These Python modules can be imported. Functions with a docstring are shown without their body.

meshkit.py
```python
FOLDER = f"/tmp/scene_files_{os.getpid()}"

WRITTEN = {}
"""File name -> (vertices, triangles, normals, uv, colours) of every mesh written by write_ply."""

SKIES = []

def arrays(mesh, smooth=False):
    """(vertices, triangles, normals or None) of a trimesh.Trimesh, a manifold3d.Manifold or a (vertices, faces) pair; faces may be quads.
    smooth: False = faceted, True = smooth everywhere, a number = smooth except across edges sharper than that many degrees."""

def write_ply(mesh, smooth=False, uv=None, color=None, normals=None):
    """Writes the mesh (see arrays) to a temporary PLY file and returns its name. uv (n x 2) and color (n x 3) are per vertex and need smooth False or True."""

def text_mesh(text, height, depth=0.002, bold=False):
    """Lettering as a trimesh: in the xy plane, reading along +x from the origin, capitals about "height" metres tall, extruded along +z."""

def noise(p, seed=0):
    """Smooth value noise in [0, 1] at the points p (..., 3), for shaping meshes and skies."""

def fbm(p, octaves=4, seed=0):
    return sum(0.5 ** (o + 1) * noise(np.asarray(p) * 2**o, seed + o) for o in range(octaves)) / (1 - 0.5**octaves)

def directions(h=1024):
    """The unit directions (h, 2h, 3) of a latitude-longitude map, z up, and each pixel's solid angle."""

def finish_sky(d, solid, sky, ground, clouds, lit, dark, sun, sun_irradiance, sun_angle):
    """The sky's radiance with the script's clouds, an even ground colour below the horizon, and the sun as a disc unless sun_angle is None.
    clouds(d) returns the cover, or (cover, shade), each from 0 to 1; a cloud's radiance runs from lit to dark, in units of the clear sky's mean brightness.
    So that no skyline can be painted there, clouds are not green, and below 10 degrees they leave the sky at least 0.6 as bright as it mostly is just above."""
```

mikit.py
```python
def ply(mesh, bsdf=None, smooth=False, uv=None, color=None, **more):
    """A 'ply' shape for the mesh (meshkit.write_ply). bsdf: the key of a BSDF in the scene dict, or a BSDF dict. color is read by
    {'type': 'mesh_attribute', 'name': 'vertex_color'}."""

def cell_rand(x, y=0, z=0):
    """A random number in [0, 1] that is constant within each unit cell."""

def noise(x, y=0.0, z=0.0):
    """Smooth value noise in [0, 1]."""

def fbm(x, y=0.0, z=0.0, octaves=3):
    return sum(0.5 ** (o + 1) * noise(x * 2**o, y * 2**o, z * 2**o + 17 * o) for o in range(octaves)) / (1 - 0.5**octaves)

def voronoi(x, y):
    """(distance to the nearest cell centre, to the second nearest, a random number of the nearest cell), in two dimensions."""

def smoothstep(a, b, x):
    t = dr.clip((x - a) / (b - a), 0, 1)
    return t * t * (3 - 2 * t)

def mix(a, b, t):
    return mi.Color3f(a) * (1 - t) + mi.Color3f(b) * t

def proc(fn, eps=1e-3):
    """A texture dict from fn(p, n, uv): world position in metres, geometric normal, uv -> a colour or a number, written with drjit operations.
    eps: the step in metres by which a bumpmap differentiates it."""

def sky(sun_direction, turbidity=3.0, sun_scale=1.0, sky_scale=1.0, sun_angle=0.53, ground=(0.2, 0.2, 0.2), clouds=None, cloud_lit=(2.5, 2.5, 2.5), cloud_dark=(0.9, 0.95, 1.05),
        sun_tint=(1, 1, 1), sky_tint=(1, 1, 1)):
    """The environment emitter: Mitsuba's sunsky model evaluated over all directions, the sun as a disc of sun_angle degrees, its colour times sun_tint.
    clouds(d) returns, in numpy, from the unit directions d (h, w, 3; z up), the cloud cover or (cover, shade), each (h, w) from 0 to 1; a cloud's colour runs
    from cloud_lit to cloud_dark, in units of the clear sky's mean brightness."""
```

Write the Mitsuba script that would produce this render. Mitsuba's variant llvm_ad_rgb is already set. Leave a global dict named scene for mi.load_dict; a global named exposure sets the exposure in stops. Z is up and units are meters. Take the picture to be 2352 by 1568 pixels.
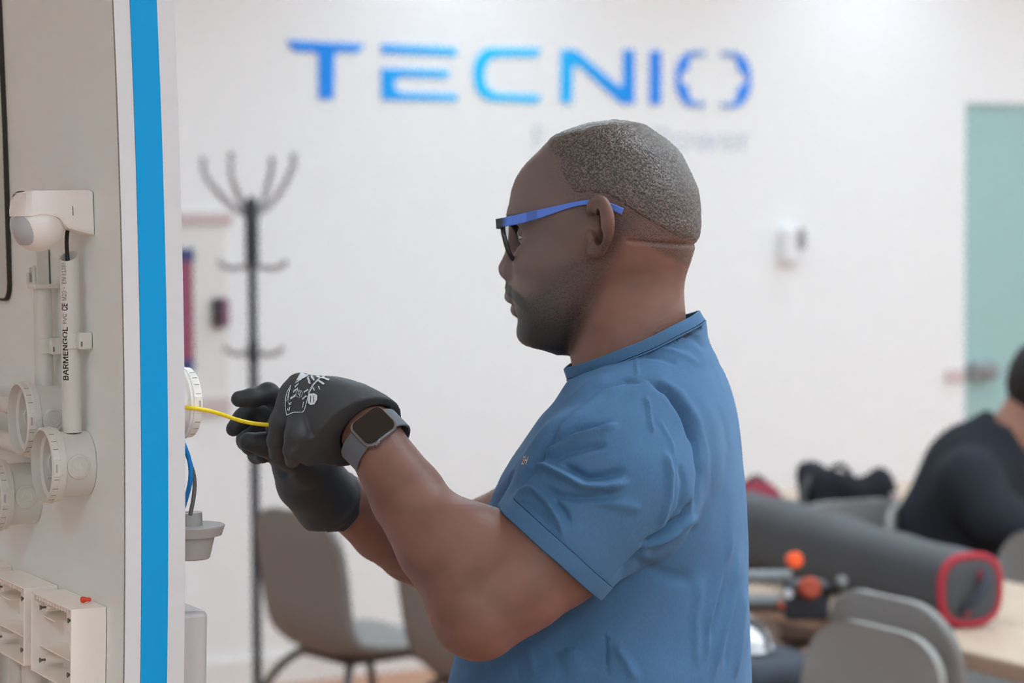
import math
import numpy as np
import trimesh
import manifold3d as m3
import mitsuba as mi
import drjit as dr
import mikit
import meshkit
from scipy.interpolate import PchipInterpolator
from shapely.geometry import Polygon, LineString, Point, box as sbox
from shapely import affinity
from shapely.ops import unary_union

T = mi.ScalarTransform4f
scene, labels = {}, {}

# ---------------------------------------------------------------- camera, light, exposure
F = 5553.0                       # focal length in pixels of the 2352 x 1568 frame
CAM = np.array([0.0, 0.0, 1.64])
PITCH, ROLL = math.radians(3.03), 0.007
_f = np.array([0, math.cos(PITCH), -math.sin(PITCH)])
_u = np.array([0, math.sin(PITCH), math.cos(PITCH)])
_r = np.array([1.0, 0, 0])
RIGHT, UP, FWD = _r * math.cos(ROLL) - _u * math.sin(ROLL), _u * math.cos(ROLL) + _r * math.sin(ROLL), _f
scene['camera'] = {
    'type': 'thinlens', 'fov': math.degrees(2 * math.atan(1176 / F)), 'fov_axis': 'x',
    'aperture_radius': 0.0085, 'focus_distance': 2.46, 'near_clip': 0.05, 'far_clip': 60.0,
    'to_world': T().look_at(origin=CAM.tolist(), target=(CAM + FWD).tolist(), up=UP.tolist()),
}
exposure = 0.86
PANEL_LIGHT = (8.6, 11.0, 12.5)    # radiance of the ceiling LED panels
PANEL_DIM = 0.53                 # the row nearest the back wall is dimmed
SPOT_LIGHT = (30.0, 37.0, 41.5)  # radiance of the round downlights near the back wall
PANELS = [(a, b) for a in (2.2, 4.0, 5.8, 7.6) for b in (-2.0, 0.0, 2.0, 4.2, 6.2)] + [(-0.9, -2.0), (-0.9, 0.2), (0.6, -1.0)]
SPOTS_A = (3.93, 5.72, 7.5)
SKIN_A, SKIN_B, SKIN_FACE = (108, 75, 64), (122, 85, 73), (104, 90, 84)

# room axes: E1 along the back wall (to the right), E2 towards the back wall
PHI = math.radians(28.0)
E1 = np.array([math.cos(PHI), math.sin(PHI), 0.0])
E2 = np.array([-math.sin(PHI), math.cos(PHI), 0.0])
WALL = 7.81                      # distance of the back wall along E2
CEIL = 2.95


def R(a, b, z):
    """A point from its room coordinates."""
    return E1 * a + E2 * b + np.array([0, 0, z])


def P(px, py, y):
    """The point at depth y (metres ahead of the camera) seen at a pixel of the photograph: used to measure the place."""
    d = FWD + RIGHT * ((px - 1176) / F) + UP * ((784 - py) / F)
    return CAM + d * (y / d[1])


def proj(p):
    q = np.asarray(p, float) - CAM
    z = q @ FWD
    return np.stack([1176 + F * (q @ RIGHT) / z, 784 - F * (q @ UP) / z], -1)


def frame(o, x, y, z):
    m = np.eye(4)
    m[:3, 0], m[:3, 1], m[:3, 2], m[:3, 3] = x, y, z, o
    return m


# ceiling LED panels and downlights (built here because they are the room's lights)
def bsdf(name, d):
    scene[name] = d
    return name


def principled(name, color, rough=0.5, spec=0.5, two=True, **k):
    c = color if isinstance(color, dict) else {'type': 'rgb', 'value': list(color)}
    d = {'type': 'principled', 'base_color': c, 'roughness': rough, 'specular': spec, **k}
    return bsdf(name, {'type': 'twosided', 'nested': d} if two else d)


def proc_color(fn):
    return mikit.proc(fn)


def bumped(name, inner_key_dict, fn, scale, eps=5e-4):
    return bsdf(name, {'type': 'twosided', 'nested': {'type': 'bumpmap', 'arbitrary': mikit.proc(fn, eps=eps), 'scale': scale, 'bsdf': inner_key_dict}})


_count = {}


def unique(key):
    n = _count.get(key, -1) + 1
    _count[key] = n
    return key if n == 0 else f'{key}_{n:03d}'


def thing(name, label, category, group=None):
    k = unique(name)
    labels[k] = {'label': label, 'category': category}
    if group:
        labels[k]['group'] = group
    return k


def structure(name, label=None):
    k = unique(name)
    labels[k] = {'kind': 'structure'}
    if label:
        labels[k]['label'] = label
    return k


def tm(mesh):
    if hasattr(mesh, 'to_mesh'):
        q = mesh.to_mesh()
        return trimesh.Trimesh(np.array(q.vert_properties[:, :3]), np.array(q.tri_verts), process=False)
    return mesh


def place(mesh, m=None):
    mesh = tm(mesh).copy()
    if m is not None:
        mesh.apply_transform(m)
    return mesh


def add(key, mesh, mat, smooth=35, m=None, **k):
    """A top-level mesh under exactly this key."""
    scene[key] = mikit.ply(place(mesh, m), mat, smooth=smooth, **k)
    return key


def part(parent, name, mesh, mat, smooth=35, m=None, label=None, kind=None, **k):
    key = unique(parent + '__' + name)
    add(key, mesh, mat, smooth, m, **k)
    if label or kind:
        labels[key] = {**({'label': label} if label else {}), **({'kind': kind} if kind else {})}
    return key


# ---------------------------------------------------------------- modelling helpers
def cat(*ms):
    return trimesh.util.concatenate([tm(x) for x in ms])


def rbox(sx, sy, sz, r=0.003, c=(0, 0, 0), n=3):
    """A box with rounded edges, centred on c."""
    r = min(r, 0.49 * min(sx, sy, sz))
    s = m3.Manifold.sphere(r, 4 * n)
    parts = [s.translate([x * (sx / 2 - r), y * (sy / 2 - r), z * (sz / 2 - r)]) for x in (-1, 1) for y in (-1, 1) for z in (-1, 1)]
    return tm(m3.Manifold.batch_hull(parts).translate(list(c)))


def box(sx, sy, sz, c=(0, 0, 0)):
    return trimesh.creation.box((sx, sy, sz), trimesh.transformations.translation_matrix(c))


def tube(pts, rad, n=12, cap=True, closed=False):
    """A swept round tube; rad may vary along it."""
    pts = np.asarray(pts, float)
    k = len(pts)
    rad = np.broadcast_to(np.asarray(rad, float), (k,))
    t = np.roll(pts, -1, 0) - np.roll(pts, 1, 0) if closed else np.gradient(pts, axis=0)
    t /= np.linalg.norm(t, axis=1, keepdims=True) + 1e-12
    a = np.cross(t[0], [0, 0, 1] if abs(t[0][2]) < 0.9 else [1, 0, 0])
    a /= np.linalg.norm(a)
    rings = []
    ang = np.arange(n) * 2 * np.pi / n
    for i in range(k):
        a = a - t[i] * (a @ t[i])
        a /= np.linalg.norm(a)
        b = np.cross(t[i], a)
        rings.append(pts[i] + rad[i] * (np.cos(ang)[:, None] * a + np.sin(ang)[:, None] * b))
    v = np.vstack(rings)
    f = []
    for i in range(k if closed else k - 1):
        j = (i + 1) % k
        for s in range(n):
            s2 = (s + 1) % n
            f += [[i * n + s, i * n + s2, j * n + s2], [i * n + s, j * n + s2, j * n + s]]
    if cap and not closed:
        v = np.vstack([v, pts[0], pts[-1]])
        for s in range(n):
            s2 = (s + 1) % n
            f += [[s2, s, k * n], [(k - 1) * n + s, (k - 1) * n + s2, k * n + 1]]
    return trimesh.Trimesh(v, np.array(f), process=False)


def spline(pts, n=24):
    pts = np.asarray(pts, float)
    u = np.concatenate([[0], np.cumsum(np.linalg.norm(np.diff(pts, axis=0), axis=1))])
    if len(pts) < 3:
        return pts[0] + (pts[-1] - pts[0]) * np.linspace(0, 1, n)[:, None]
    from scipy.interpolate import CubicSpline
    return CubicSpline(u, pts, bc_type='natural')(np.linspace(0, u[-1], n))


def lathe(profile, n=40):
    """Revolved about z; profile is a list of (radius, z), closed if first and last meet."""
    return trimesh.creation.revolve(np.asarray(profile, float), sections=n)


def extrude(poly, h):
    """Extruded along +z."""
    if hasattr(poly, 'geoms'):
        return cat(*[extrude(g, h) for g in poly.geoms])
    return trimesh.creation.extrude_polygon(poly, h, engine='earcut')


def bevel_extrude(poly, h, b):
    """Extruded along z, with chamfered top and bottom edges."""
    layers = [(0, -b), (b, 0), (h - b, 0), (h, -b)]
    cs = m3.CrossSection([np.array(poly.exterior.coords)[:-1]] + [np.array(i.coords)[:-1] for i in poly.interiors], m3.FillRule.EvenOdd)
    mid = m3.Manifold.extrude(cs, h - 2 * b).translate([0, 0, b])
    lo = m3.Manifold.extrude(cs.offset(-b, m3.JoinType.Round), h)
    half = m3.Manifold.extrude(cs.offset(-b / 2, m3.JoinType.Round), h - b * 0.6).translate([0, 0, b * 0.3])
    return tm(mid + lo + half)


def align(z, o=(0, 0, 0), x=None):
    """A matrix that takes z to the direction z (and x near x) at o."""
    z = np.asarray(z, float) / np.linalg.norm(z)
    x = np.asarray(x if x is not None else ([1, 0, 0] if abs(z[0]) < 0.9 else [0, 1, 0]), float)
    x = x - z * (x @ z)
    x /= np.linalg.norm(x)
    return frame(np.asarray(o, float), x, np.cross(z, x), z)


# implicit surfaces, turned into meshes by surface nets
def smin(a, b, k):
    h = np.maximum(k - np.abs(a - b), 0) / k
    return np.minimum(a, b) - h * h * k * 0.25


def smax(a, b, k):
    return -smin(-a, -b, k)


def cone(p, a, b, ra, rb):
    a, b = np.asarray(a, float), np.asarray(b, float)
    d = b - a
    t = np.clip((p - a) @ d / (d @ d), 0, 1)
    return np.linalg.norm(p - a - t[:, None] * d, axis=1) - (ra + (rb - ra) * t)


def chain(p, joints, k):
    """Round cones through joints [(point, radius), ...] merged with radius k."""
    out = None
    for (a, ra), (b, rb) in zip(joints, joints[1:]):
        d = cone(p, a, b, ra, rb)
        out = d if out is None else smin(out, d, k)
    return out


def ell(p, c, axes, radii):
    """An ellipsoid; axes is 3 x 3 (rows) or None."""
    q = p - np.asarray(c, float)
    if axes is not None:
        q = q @ np.asarray(axes, float).T
    r = np.asarray(radii, float)
    k0 = np.linalg.norm(q / r, axis=1)
    k1 = np.linalg.norm(q / (r * r), axis=1)
    return k0 * (k0 - 1) / np.maximum(k1, 1e-9)


def nets(f, lo, hi, h, band=4, newton=2):
    lo = np.asarray(lo, float)
    nc = np.ceil((np.asarray(hi, float) - lo) / (h * band)).astype(int)
    n = nc * band + 1

    def pts(ax):
        return np.stack(np.meshgrid(*ax, indexing='ij'), -1).reshape(-1, 3)

    c = f(pts([lo[i] + h * band * np.arange(nc[i] + 1) for i in range(3)])).reshape(nc + 1)
    near = np.abs(c)
    low = near[:-1, :-1, :-1].copy()
    for i, j, k in np.ndindex(2, 2, 2):
        low = np.minimum(low, near[i:nc[0] + i, j:nc[1] + j, k:nc[2] + k])
    mark = low < 2.2 * h * band
    rep = mark.repeat(band, 0).repeat(band, 1).repeat(band, 2)
    need = np.zeros(n, bool)
    for i, j, k in np.ndindex(2, 2, 2):
        need[i:i + nc[0] * band, j:j + nc[1] * band, k:k + nc[2] * band] |= rep
    idx = [np.minimum((np.arange(n[i]) + band // 2) // band, nc[i]) for i in range(3)]
    val = c[np.ix_(*idx)].astype(np.float64)
    w = np.argwhere(need)
    val[need] = f(lo + h * w)
    s = val < 0
    cnt = np.zeros(n - 1, np.int8)
    for i, j, k in np.ndindex(2, 2, 2):
        cnt += s[i:n[0] - 1 + i, j:n[1] - 1 + j, k:n[2] - 1 + k]
    act = (cnt > 0) & (cnt < 8)
    cells = np.argwhere(act)
    ids = -np.ones(n - 1, np.int64)
    ids[act] = np.arange(len(cells))
    corner = np.array(list(np.ndindex(2, 2, 2)))
    cv = np.stack([val[tuple((cells + o).T)] for o in corner], 1)
    acc, num = np.zeros((len(cells), 3)), np.zeros(len(cells))
    for a in range(8):
        for b in range(a + 1, 8):
            if np.abs(corner[a] - corner[b]).sum() != 1:
                continue
            cross = (cv[:, a] < 0) != (cv[:, b] < 0)
            t = cv[:, a] / np.where(cross, cv[:, a] - cv[:, b], 1)
            acc += np.where(cross[:, None], corner[a] + t[:, None] * (corner[b] - corner[a]), 0)
            num += cross
    v = lo + h * (cells + acc / num[:, None])
    faces = []
    for ax in range(3):
        e = np.eye(3, dtype=int)
        u, w2 = e[(ax + 1) % 3], e[(ax + 2) % 3]
        sl = [slice(None)] * 3
        s0 = s[tuple(slice(0, n[i] - e[ax][i]) for i in range(3))]
        s1 = s[tuple(slice(e[ax][i], n[i]) for i in range(3))]
        q = np.argwhere(s0 != s1)
        ok = np.all((q - u - w2 >= 0) & (q < n - 1), axis=1)
        q = q[ok]
        inside = s0[tuple(q.T)]
        quad = np.stack([ids[tuple((q - u - w2).T)], ids[tuple((q - w2).T)], ids[tuple(q.T)], ids[tuple((q - u).T)]], 1)
        quad[~inside] = quad[~inside][:, ::-1]
        faces.append(quad)
    quad = np.vstack(faces)
    quad = quad[(quad >= 0).all(1)]
    tri = np.vstack([quad[:, [0, 1, 2]], quad[:, [0, 2, 3]]])
    for _ in range(newton):
        g, d = gradient(f, v, h * 0.5)
        step = d / np.maximum((g * g).sum(1), 0.05)
        v = v - g * np.clip(step, -h, h)[:, None]
    return trimesh.Trimesh(v, tri, process=False)


def gradient(f, v, e):
    d = f(v)
    g = np.stack([(f(v + e * np.eye(3)[i]) - f(v - e * np.eye(3)[i])) / (2 * e) for i in range(3)], 1)
    return g, d


def keep_faces(mesh, mask):
    m = trimesh.Trimesh(mesh.vertices, mesh.faces[mask], process=False)
    m.remove_unreferenced_vertices()
    return m


def shrinkwrap(mesh, f, direction, offset, steps=24):
    """Moves each vertex along a direction until it lies offset above the surface f = 0."""
    v = np.array(mesh.vertices)
    d = np.asarray(direction, float)
    d /= np.linalg.norm(d)
    for _ in range(steps):
        v = v + d * np.clip(f(v) - offset, -.004, .012)[:, None] * 0.8
    m = trimesh.Trimesh(v, mesh.faces, process=False)
    bad = (np.abs(f(v) - offset) > .0012) | (np.linalg.norm(v - mesh.vertices, axis=1) > .13)
    return keep_faces(m, ~bad[m.faces].any(1))


def subdiv(mesh, size):
    v, f = trimesh.remesh.subdivide_to_size(mesh.vertices, mesh.faces, size, max_iter=8)
    return trimesh.Trimesh(v, f, process=True)


def fold_amount(q, line, width):
    """exp falloff of the distance of the 2-D points q to a polyline, fading towards its two ends."""
    line = np.asarray(line, float)
    seg = np.linalg.norm(np.diff(line, axis=0), axis=1)
    tot, at, best, par = seg.sum(), 0.0, np.full(len(q), 1e9), np.zeros(len(q))
    for a, b, l in zip(line, line[1:], seg):
        t = np.clip((q - a) @ (b - a) / (l * l), 0, 1)
        d = np.linalg.norm(q - a - t[:, None] * (b - a), axis=1)
        m = d < best
        best = np.where(m, d, best)
        par = np.where(m, (at + t * l) / tot, par)
        at += l
    fade = np.clip(par / 0.2, 0, 1) * np.clip((1 - par) / 0.2, 0, 1)
    return np.exp(-(best / width) ** 2) * fade * fade * (3 - 2 * fade)

# ---------------------------------------------------------------- materials
N = mikit.noise


def rgb(r, g, b):
    """sRGB 0..255 to linear."""
    c = np.array([r, g, b]) / 255.0
    return [float(x) for x in np.where(c <= 0.04045, c / 12.92, ((c + 0.055) / 1.055) ** 2.4)]


principled('paint_white', rgb(236, 236, 236), 0.6, 0.2)
principled('ceiling_white', rgb(238, 238, 236), 0.8, 0.1)
principled('trim_white', rgb(232, 231, 229), 0.45, 0.4)


def f_floor(p, n, uv):
    a = p.x * float(E1[0]) + p.y * float(E1[1])
    b = p.x * float(E2[0]) + p.y * float(E2[1])
    row = dr.floor(b / 0.14)
    shift = mikit.cell_rand(row, 3) * 1.3
    cell = mikit.cell_rand(row, dr.floor((a + shift) / 1.3), 5)
    grain = mikit.fbm(a * 3, b * 60, cell * 9, 3)
    c = mikit.mix(rgb(158, 112, 84), rgb(180, 134, 104), cell * 0.5 + grain * 0.5)
    gap = mikit.smoothstep(0.012, 0.022, dr.abs(b / 0.14 - row - 0.5) * -1 + 0.5)
    return c * (0.75 + 0.25 * gap)


principled('floor_wood', proc_color(f_floor), 0.4, 0.4)


def f_table(p, n, uv):
    a = p.x * float(E1[0]) + p.y * float(E1[1])
    b = p.x * float(E2[0]) + p.y * float(E2[1])
    g = mikit.fbm(b * 2.5, a * 45, p.z * 45, 3)
    return mikit.mix(rgb(174, 153, 134), rgb(190, 170, 152), g)


principled('table_wood', proc_color(f_table), 0.42, 0.4)
principled('table_edge', rgb(172, 142, 124), 0.5, 0.3)

# letters: blue that runs to cyan at the C and back, along the wall
_aT, _aC, _aI = 3.34, 4.13, 4.80


def f_logo(p, n, uv):
    a = p.x * float(E1[0]) + p.y * float(E1[1])
    t1 = mikit.smoothstep(_aT, _aC, a)
    t2 = mikit.smoothstep(_aC, _aI, a)
    c = mikit.mix(mi.Color3f(*rgb(6, 138, 240)), mi.Color3f(*rgb(0, 200, 255)), t1)
    return mikit.mix(c, mi.Color3f(*rgb(8, 134, 238)), t2)


principled('logo_blue', proc_color(f_logo), 0.4, 0.3)
principled('logo_pale', rgb(128, 164, 212), 0.4, 0.3)
principled('tagline_grey', rgb(196, 204, 219), 0.5, 0.3)

principled('chair_grey', rgb(134, 132, 130), 0.6, 0.35)
principled('chair_legs', rgb(92, 88, 85), 0.4, 0.5)
principled('black_metal', rgb(44, 48, 56), 0.45, 0.5)
principled('hook_grey', rgb(152, 149, 150), 0.5, 0.4)
principled('black_cloth', rgb(38, 39, 44), 0.85, 0.2)
principled('bag_grey', rgb(76, 77, 80), 0.75, 0.3)
principled('bag_navy', rgb(54, 60, 70), 0.7, 0.3)
principled('red_trim', rgb(170, 46, 60), 0.6, 0.3)
principled('maroon', rgb(140, 50, 66), 0.7, 0.3)
principled('orange_knob', rgb(255, 92, 20), 0.35, 0.5)
principled('rust_knob', rgb(168, 62, 34), 0.4, 0.5)
principled('grey_metal', rgb(120, 124, 126), 0.35, 0.6)
principled('light_grey', rgb(190, 190, 192), 0.4, 0.5)
principled('white_plastic', rgb(230, 231, 234), 0.4, 0.5)
principled('bottle_blue', rgb(190, 200, 214), 0.2, 0.6)
principled('poster_red', rgb(150, 80, 106), 0.5, 0.3)
principled('poster_blue', rgb(66, 70, 120), 0.5, 0.3)
principled('pale_pink', rgb(206, 188, 188), 0.5, 0.3)
principled('board_white', rgb(226, 224, 220), 0.4, 0.4)
principled('dark_plum', rgb(46, 40, 46), 0.5, 0.4)
principled('plum', rgb(140, 92, 118), 0.5, 0.4)
principled('lock_grey', rgb(140, 140, 142), 0.35, 0.6)
principled('frosted', rgb(176, 208, 208), 0.3, 0.5)
bsdf('pane', {'type': 'blendbsdf', 'weight': 0.3,
              'a': {'type': 'twosided', 'nested': {'type': 'principled', 'base_color': {'type': 'rgb', 'value': rgb(180, 214, 213)}, 'roughness': 0.25, 'specular': 0.5}},
              'b': {'type': 'thindielectric', 'specular_transmittance': {'type': 'rgb', 'value': [0.7, 0.85, 0.84]}}})

# ---------------------------------------------------------------- the room
A0, A1, B0 = -2.6, 8.6, -3.2      # walls along E1 and behind the camera
RM = frame([0, 0, 0], E1, E2, [0, 0, 1])
D0, D1, DZ = 6.24, 7.2, 2.075     # the doorway of the glass door in the back wall


def room_box(a0, a1, b0, b1, z0, z1):
    return place(box(a1 - a0, b1 - b0, z1 - z0, ((a0 + a1) / 2, (b0 + b1) / 2, (z0 + z1) / 2)), RM)


add(structure('floor', 'orange-brown wood plank floor'), room_box(A0 - .2, A1 + .2, B0 - .2, WALL + 2.2, -.1, 0), 'floor_wood', False)
add(structure('ceiling'), room_box(A0 - .2, A1 + .2, B0 - .2, WALL + 2.2, CEIL, CEIL + .1), 'ceiling_white', False)
wall = cat(room_box(A0 - .2, D0, WALL, WALL + .15, 0, CEIL), room_box(D1, A1 + .2, WALL, WALL + .15, 0, CEIL), room_box(D0, D1, WALL, WALL + .15, DZ, CEIL))
add(structure('wall_back', 'plain white wall with blue lettering'), wall, 'paint_white', False)
add(structure('wall_left'), room_box(A0 - .15, A0, B0, WALL + 2.2, 0, CEIL), 'paint_white', False)
add(structure('wall_right'), room_box(A1, A1 + .15, B0, WALL + 2.2, 0, CEIL), 'paint_white', False)
add(structure('wall_front'), room_box(A0 - .2, A1 + .2, B0 - .15, B0, 0, CEIL), 'paint_white', False)
add(structure('wall_corridor'), room_box(A0 - .2, A1 + .2, WALL + 2.0, WALL + 2.15, 0, CEIL), 'paint_white', False)
add(structure('baseboard_back'), room_box(A0, D0 - .02, WALL - .016, WALL - .0005, 0.0005, .10), 'trim_white', False)

d = structure('door_1', 'frosted greenish glass door with a metal lock')
part(d, 'pane', room_box(D0 + .012, D1 - .012, WALL + .02, WALL + .03, .012, DZ - .012), 'pane', False)
part(d, 'edge', cat(room_box(D0, D0 + .012, WALL + .015, WALL + .035, 0.001, DZ), room_box(D1 - .012, D1, WALL + .015, WALL + .035, 0.001, DZ), room_box(D0, D1, WALL + .015, WALL + .035, DZ - .012, DZ)), 'frosted', False)
lk = part(d, 'lock', place(rbox(.12, .05, .07, .008, (D0 + .085, WALL - .004, .985)), RM), 'lock_grey')
part(lk, 'lever', place(rbox(.10, .018, .018, .006, (D0 + .10, WALL - .045, .985)), RM), 'lock_grey')
part(d, 'strike_plate', place(rbox(.10, .012, .05, .004, (D0 - .055, WALL - .007, .97)), RM), 'pale_pink')


# ceiling lamps
def panel_lamp(a, b):
    t = thing('ceiling_light', 'square flat LED panel lamp set in the white ceiling', 'lamp', 'LED ceiling panels')
    part(t, 'frame', place(cat(box(.62, .02, .03, (0, .3, 0)), box(.62, .02, .03, (0, -.3, 0)), box(.02, .58, .03, (.3, 0, 0)), box(.02, .58, .03, (-.3, 0, 0))), RM @ frame([a, b, CEIL - .0155], [1, 0, 0], [0, 1, 0], [0, 0, 1])), 'trim_white', False)
    q = trimesh.Trimesh([[-.29, -.29, 0], [.29, -.29, 0], [.29, .29, 0], [-.29, .29, 0]], [[0, 2, 1], [0, 3, 2]], process=False)
    key = part(t, 'diffuser', place(q, RM @ frame([a, b, CEIL - .012], [1, 0, 0], [0, 1, 0], [0, 0, 1])), 'trim_white', False)
    scene[key]['emitter'] = {'type': 'area', 'radiance': {'type': 'rgb', 'value': [x * (PANEL_DIM if b > 5 else 1.0) for x in PANEL_LIGHT]}}


for pa, pb in PANELS:
    panel_lamp(pa, pb)
panel_lamp(6.7, WALL + 1.1)
for sa in SPOTS_A:
    t = thing('downlight', 'small round recessed downlight close to the white back wall', 'lamp', 'round downlights along the back wall')
    part(t, 'ring', place(lathe([(.085, 0), (.105, 0), (.105, -.012), (.085, -.012), (.085, 0)], 32), RM @ frame([sa, WALL - .5, CEIL - .001], [1, 0, 0], [0, 1, 0], [0, 0, 1])), 'trim_white')
    disc = trimesh.creation.cylinder(.085, .002, sections=32)
    disc = keep_faces(disc, disc.face_normals[:, 2] < -.5)
    key = part(t, 'diffuser', place(disc, RM @ frame([sa, WALL - .5, CEIL - .006], [1, 0, 0], [0, 1, 0], [0, 0, 1])), 'trim_white', False)
    scene[key]['emitter'] = {'type': 'area', 'radiance': {'type': 'rgb', 'value': list(SPOT_LIGHT)}}


# ---------------------------------------------------------------- on the back wall
def onwall(px, py):
    d = P(px, py, 1.0) - CAM
    return CAM + d * ((WALL - CAM @ E2) / (d @ E2))


def wallpoly(pts):
    """A traced outline as a polygon in wall coordinates (a, z)."""
    q = [onwall(*p) for p in pts]
    return Polygon([(v @ E1, v[2]) for v in q])


WM = frame([0, 0, 0], E1, [0, 0, 1], -E2)      # local x along the wall, y up, z out of the wall


def on_wall(mesh, off=0.0008):
    return place(mesh, frame(E2 * (WALL - off), E1, [0, 0, 1], -E2))


sign = thing('wall_lettering', 'large bold blue-to-cyan capital lettering fixed high on the white wall', 'sign')
T_ = [(658, 93), (834, 102), (823, 120), (772, 119), (767, 126), (765, 227), (732, 227), (731, 126), (724, 119), (675, 118)]
E_a = [(875, 102), (1047, 110), (1047, 128), (876, 122)]
E_b = [(875, 157), (1029, 162), (1028, 179), (920, 176), (908, 182), (903, 193), (908, 206), (920, 213), (1047, 216), (1049, 231), (876, 229)]
C_ = [(1242, 112), (1232, 130), (1143, 130), (1124, 136), (1112, 154), (1111, 188), (1122, 206), (1140, 214), (1241, 219), (1233, 236), (1128, 231), (1110, 225), (1097, 213), (1088, 190), (1087, 160), (1090, 142), (1100, 124), (1112, 114), (1125, 110)]
N_ = [(1288, 114), (1321, 115), (1418, 197), (1431, 197), (1431, 115), (1455, 116), (1455, 238), (1424, 237), (1330, 152), (1313, 150), (1312, 236), (1287, 236)]
I_ = [(1493, 117), (1516, 117), (1516, 239), (1492, 239)]
O_l = [(1588, 122), (1573, 124), (1562, 136), (1552, 162), (1552, 200), (1562, 226), (1575, 240), (1590, 243), (1592, 233), (1580, 223), (1580, 199), (1567, 195), (1560, 181), (1567, 164), (1580, 159), (1580, 137), (1592, 129)]
O_lt = [(1575, 122), (1588, 116), (1618, 116), (1618, 129), (1592, 129)]
O_lb = [(1578, 241), (1590, 233), (1618, 233), (1618, 246), (1588, 246)]


def mirror(q):
    return [(3274 - x, y + 2) for x, y in q]


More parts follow.
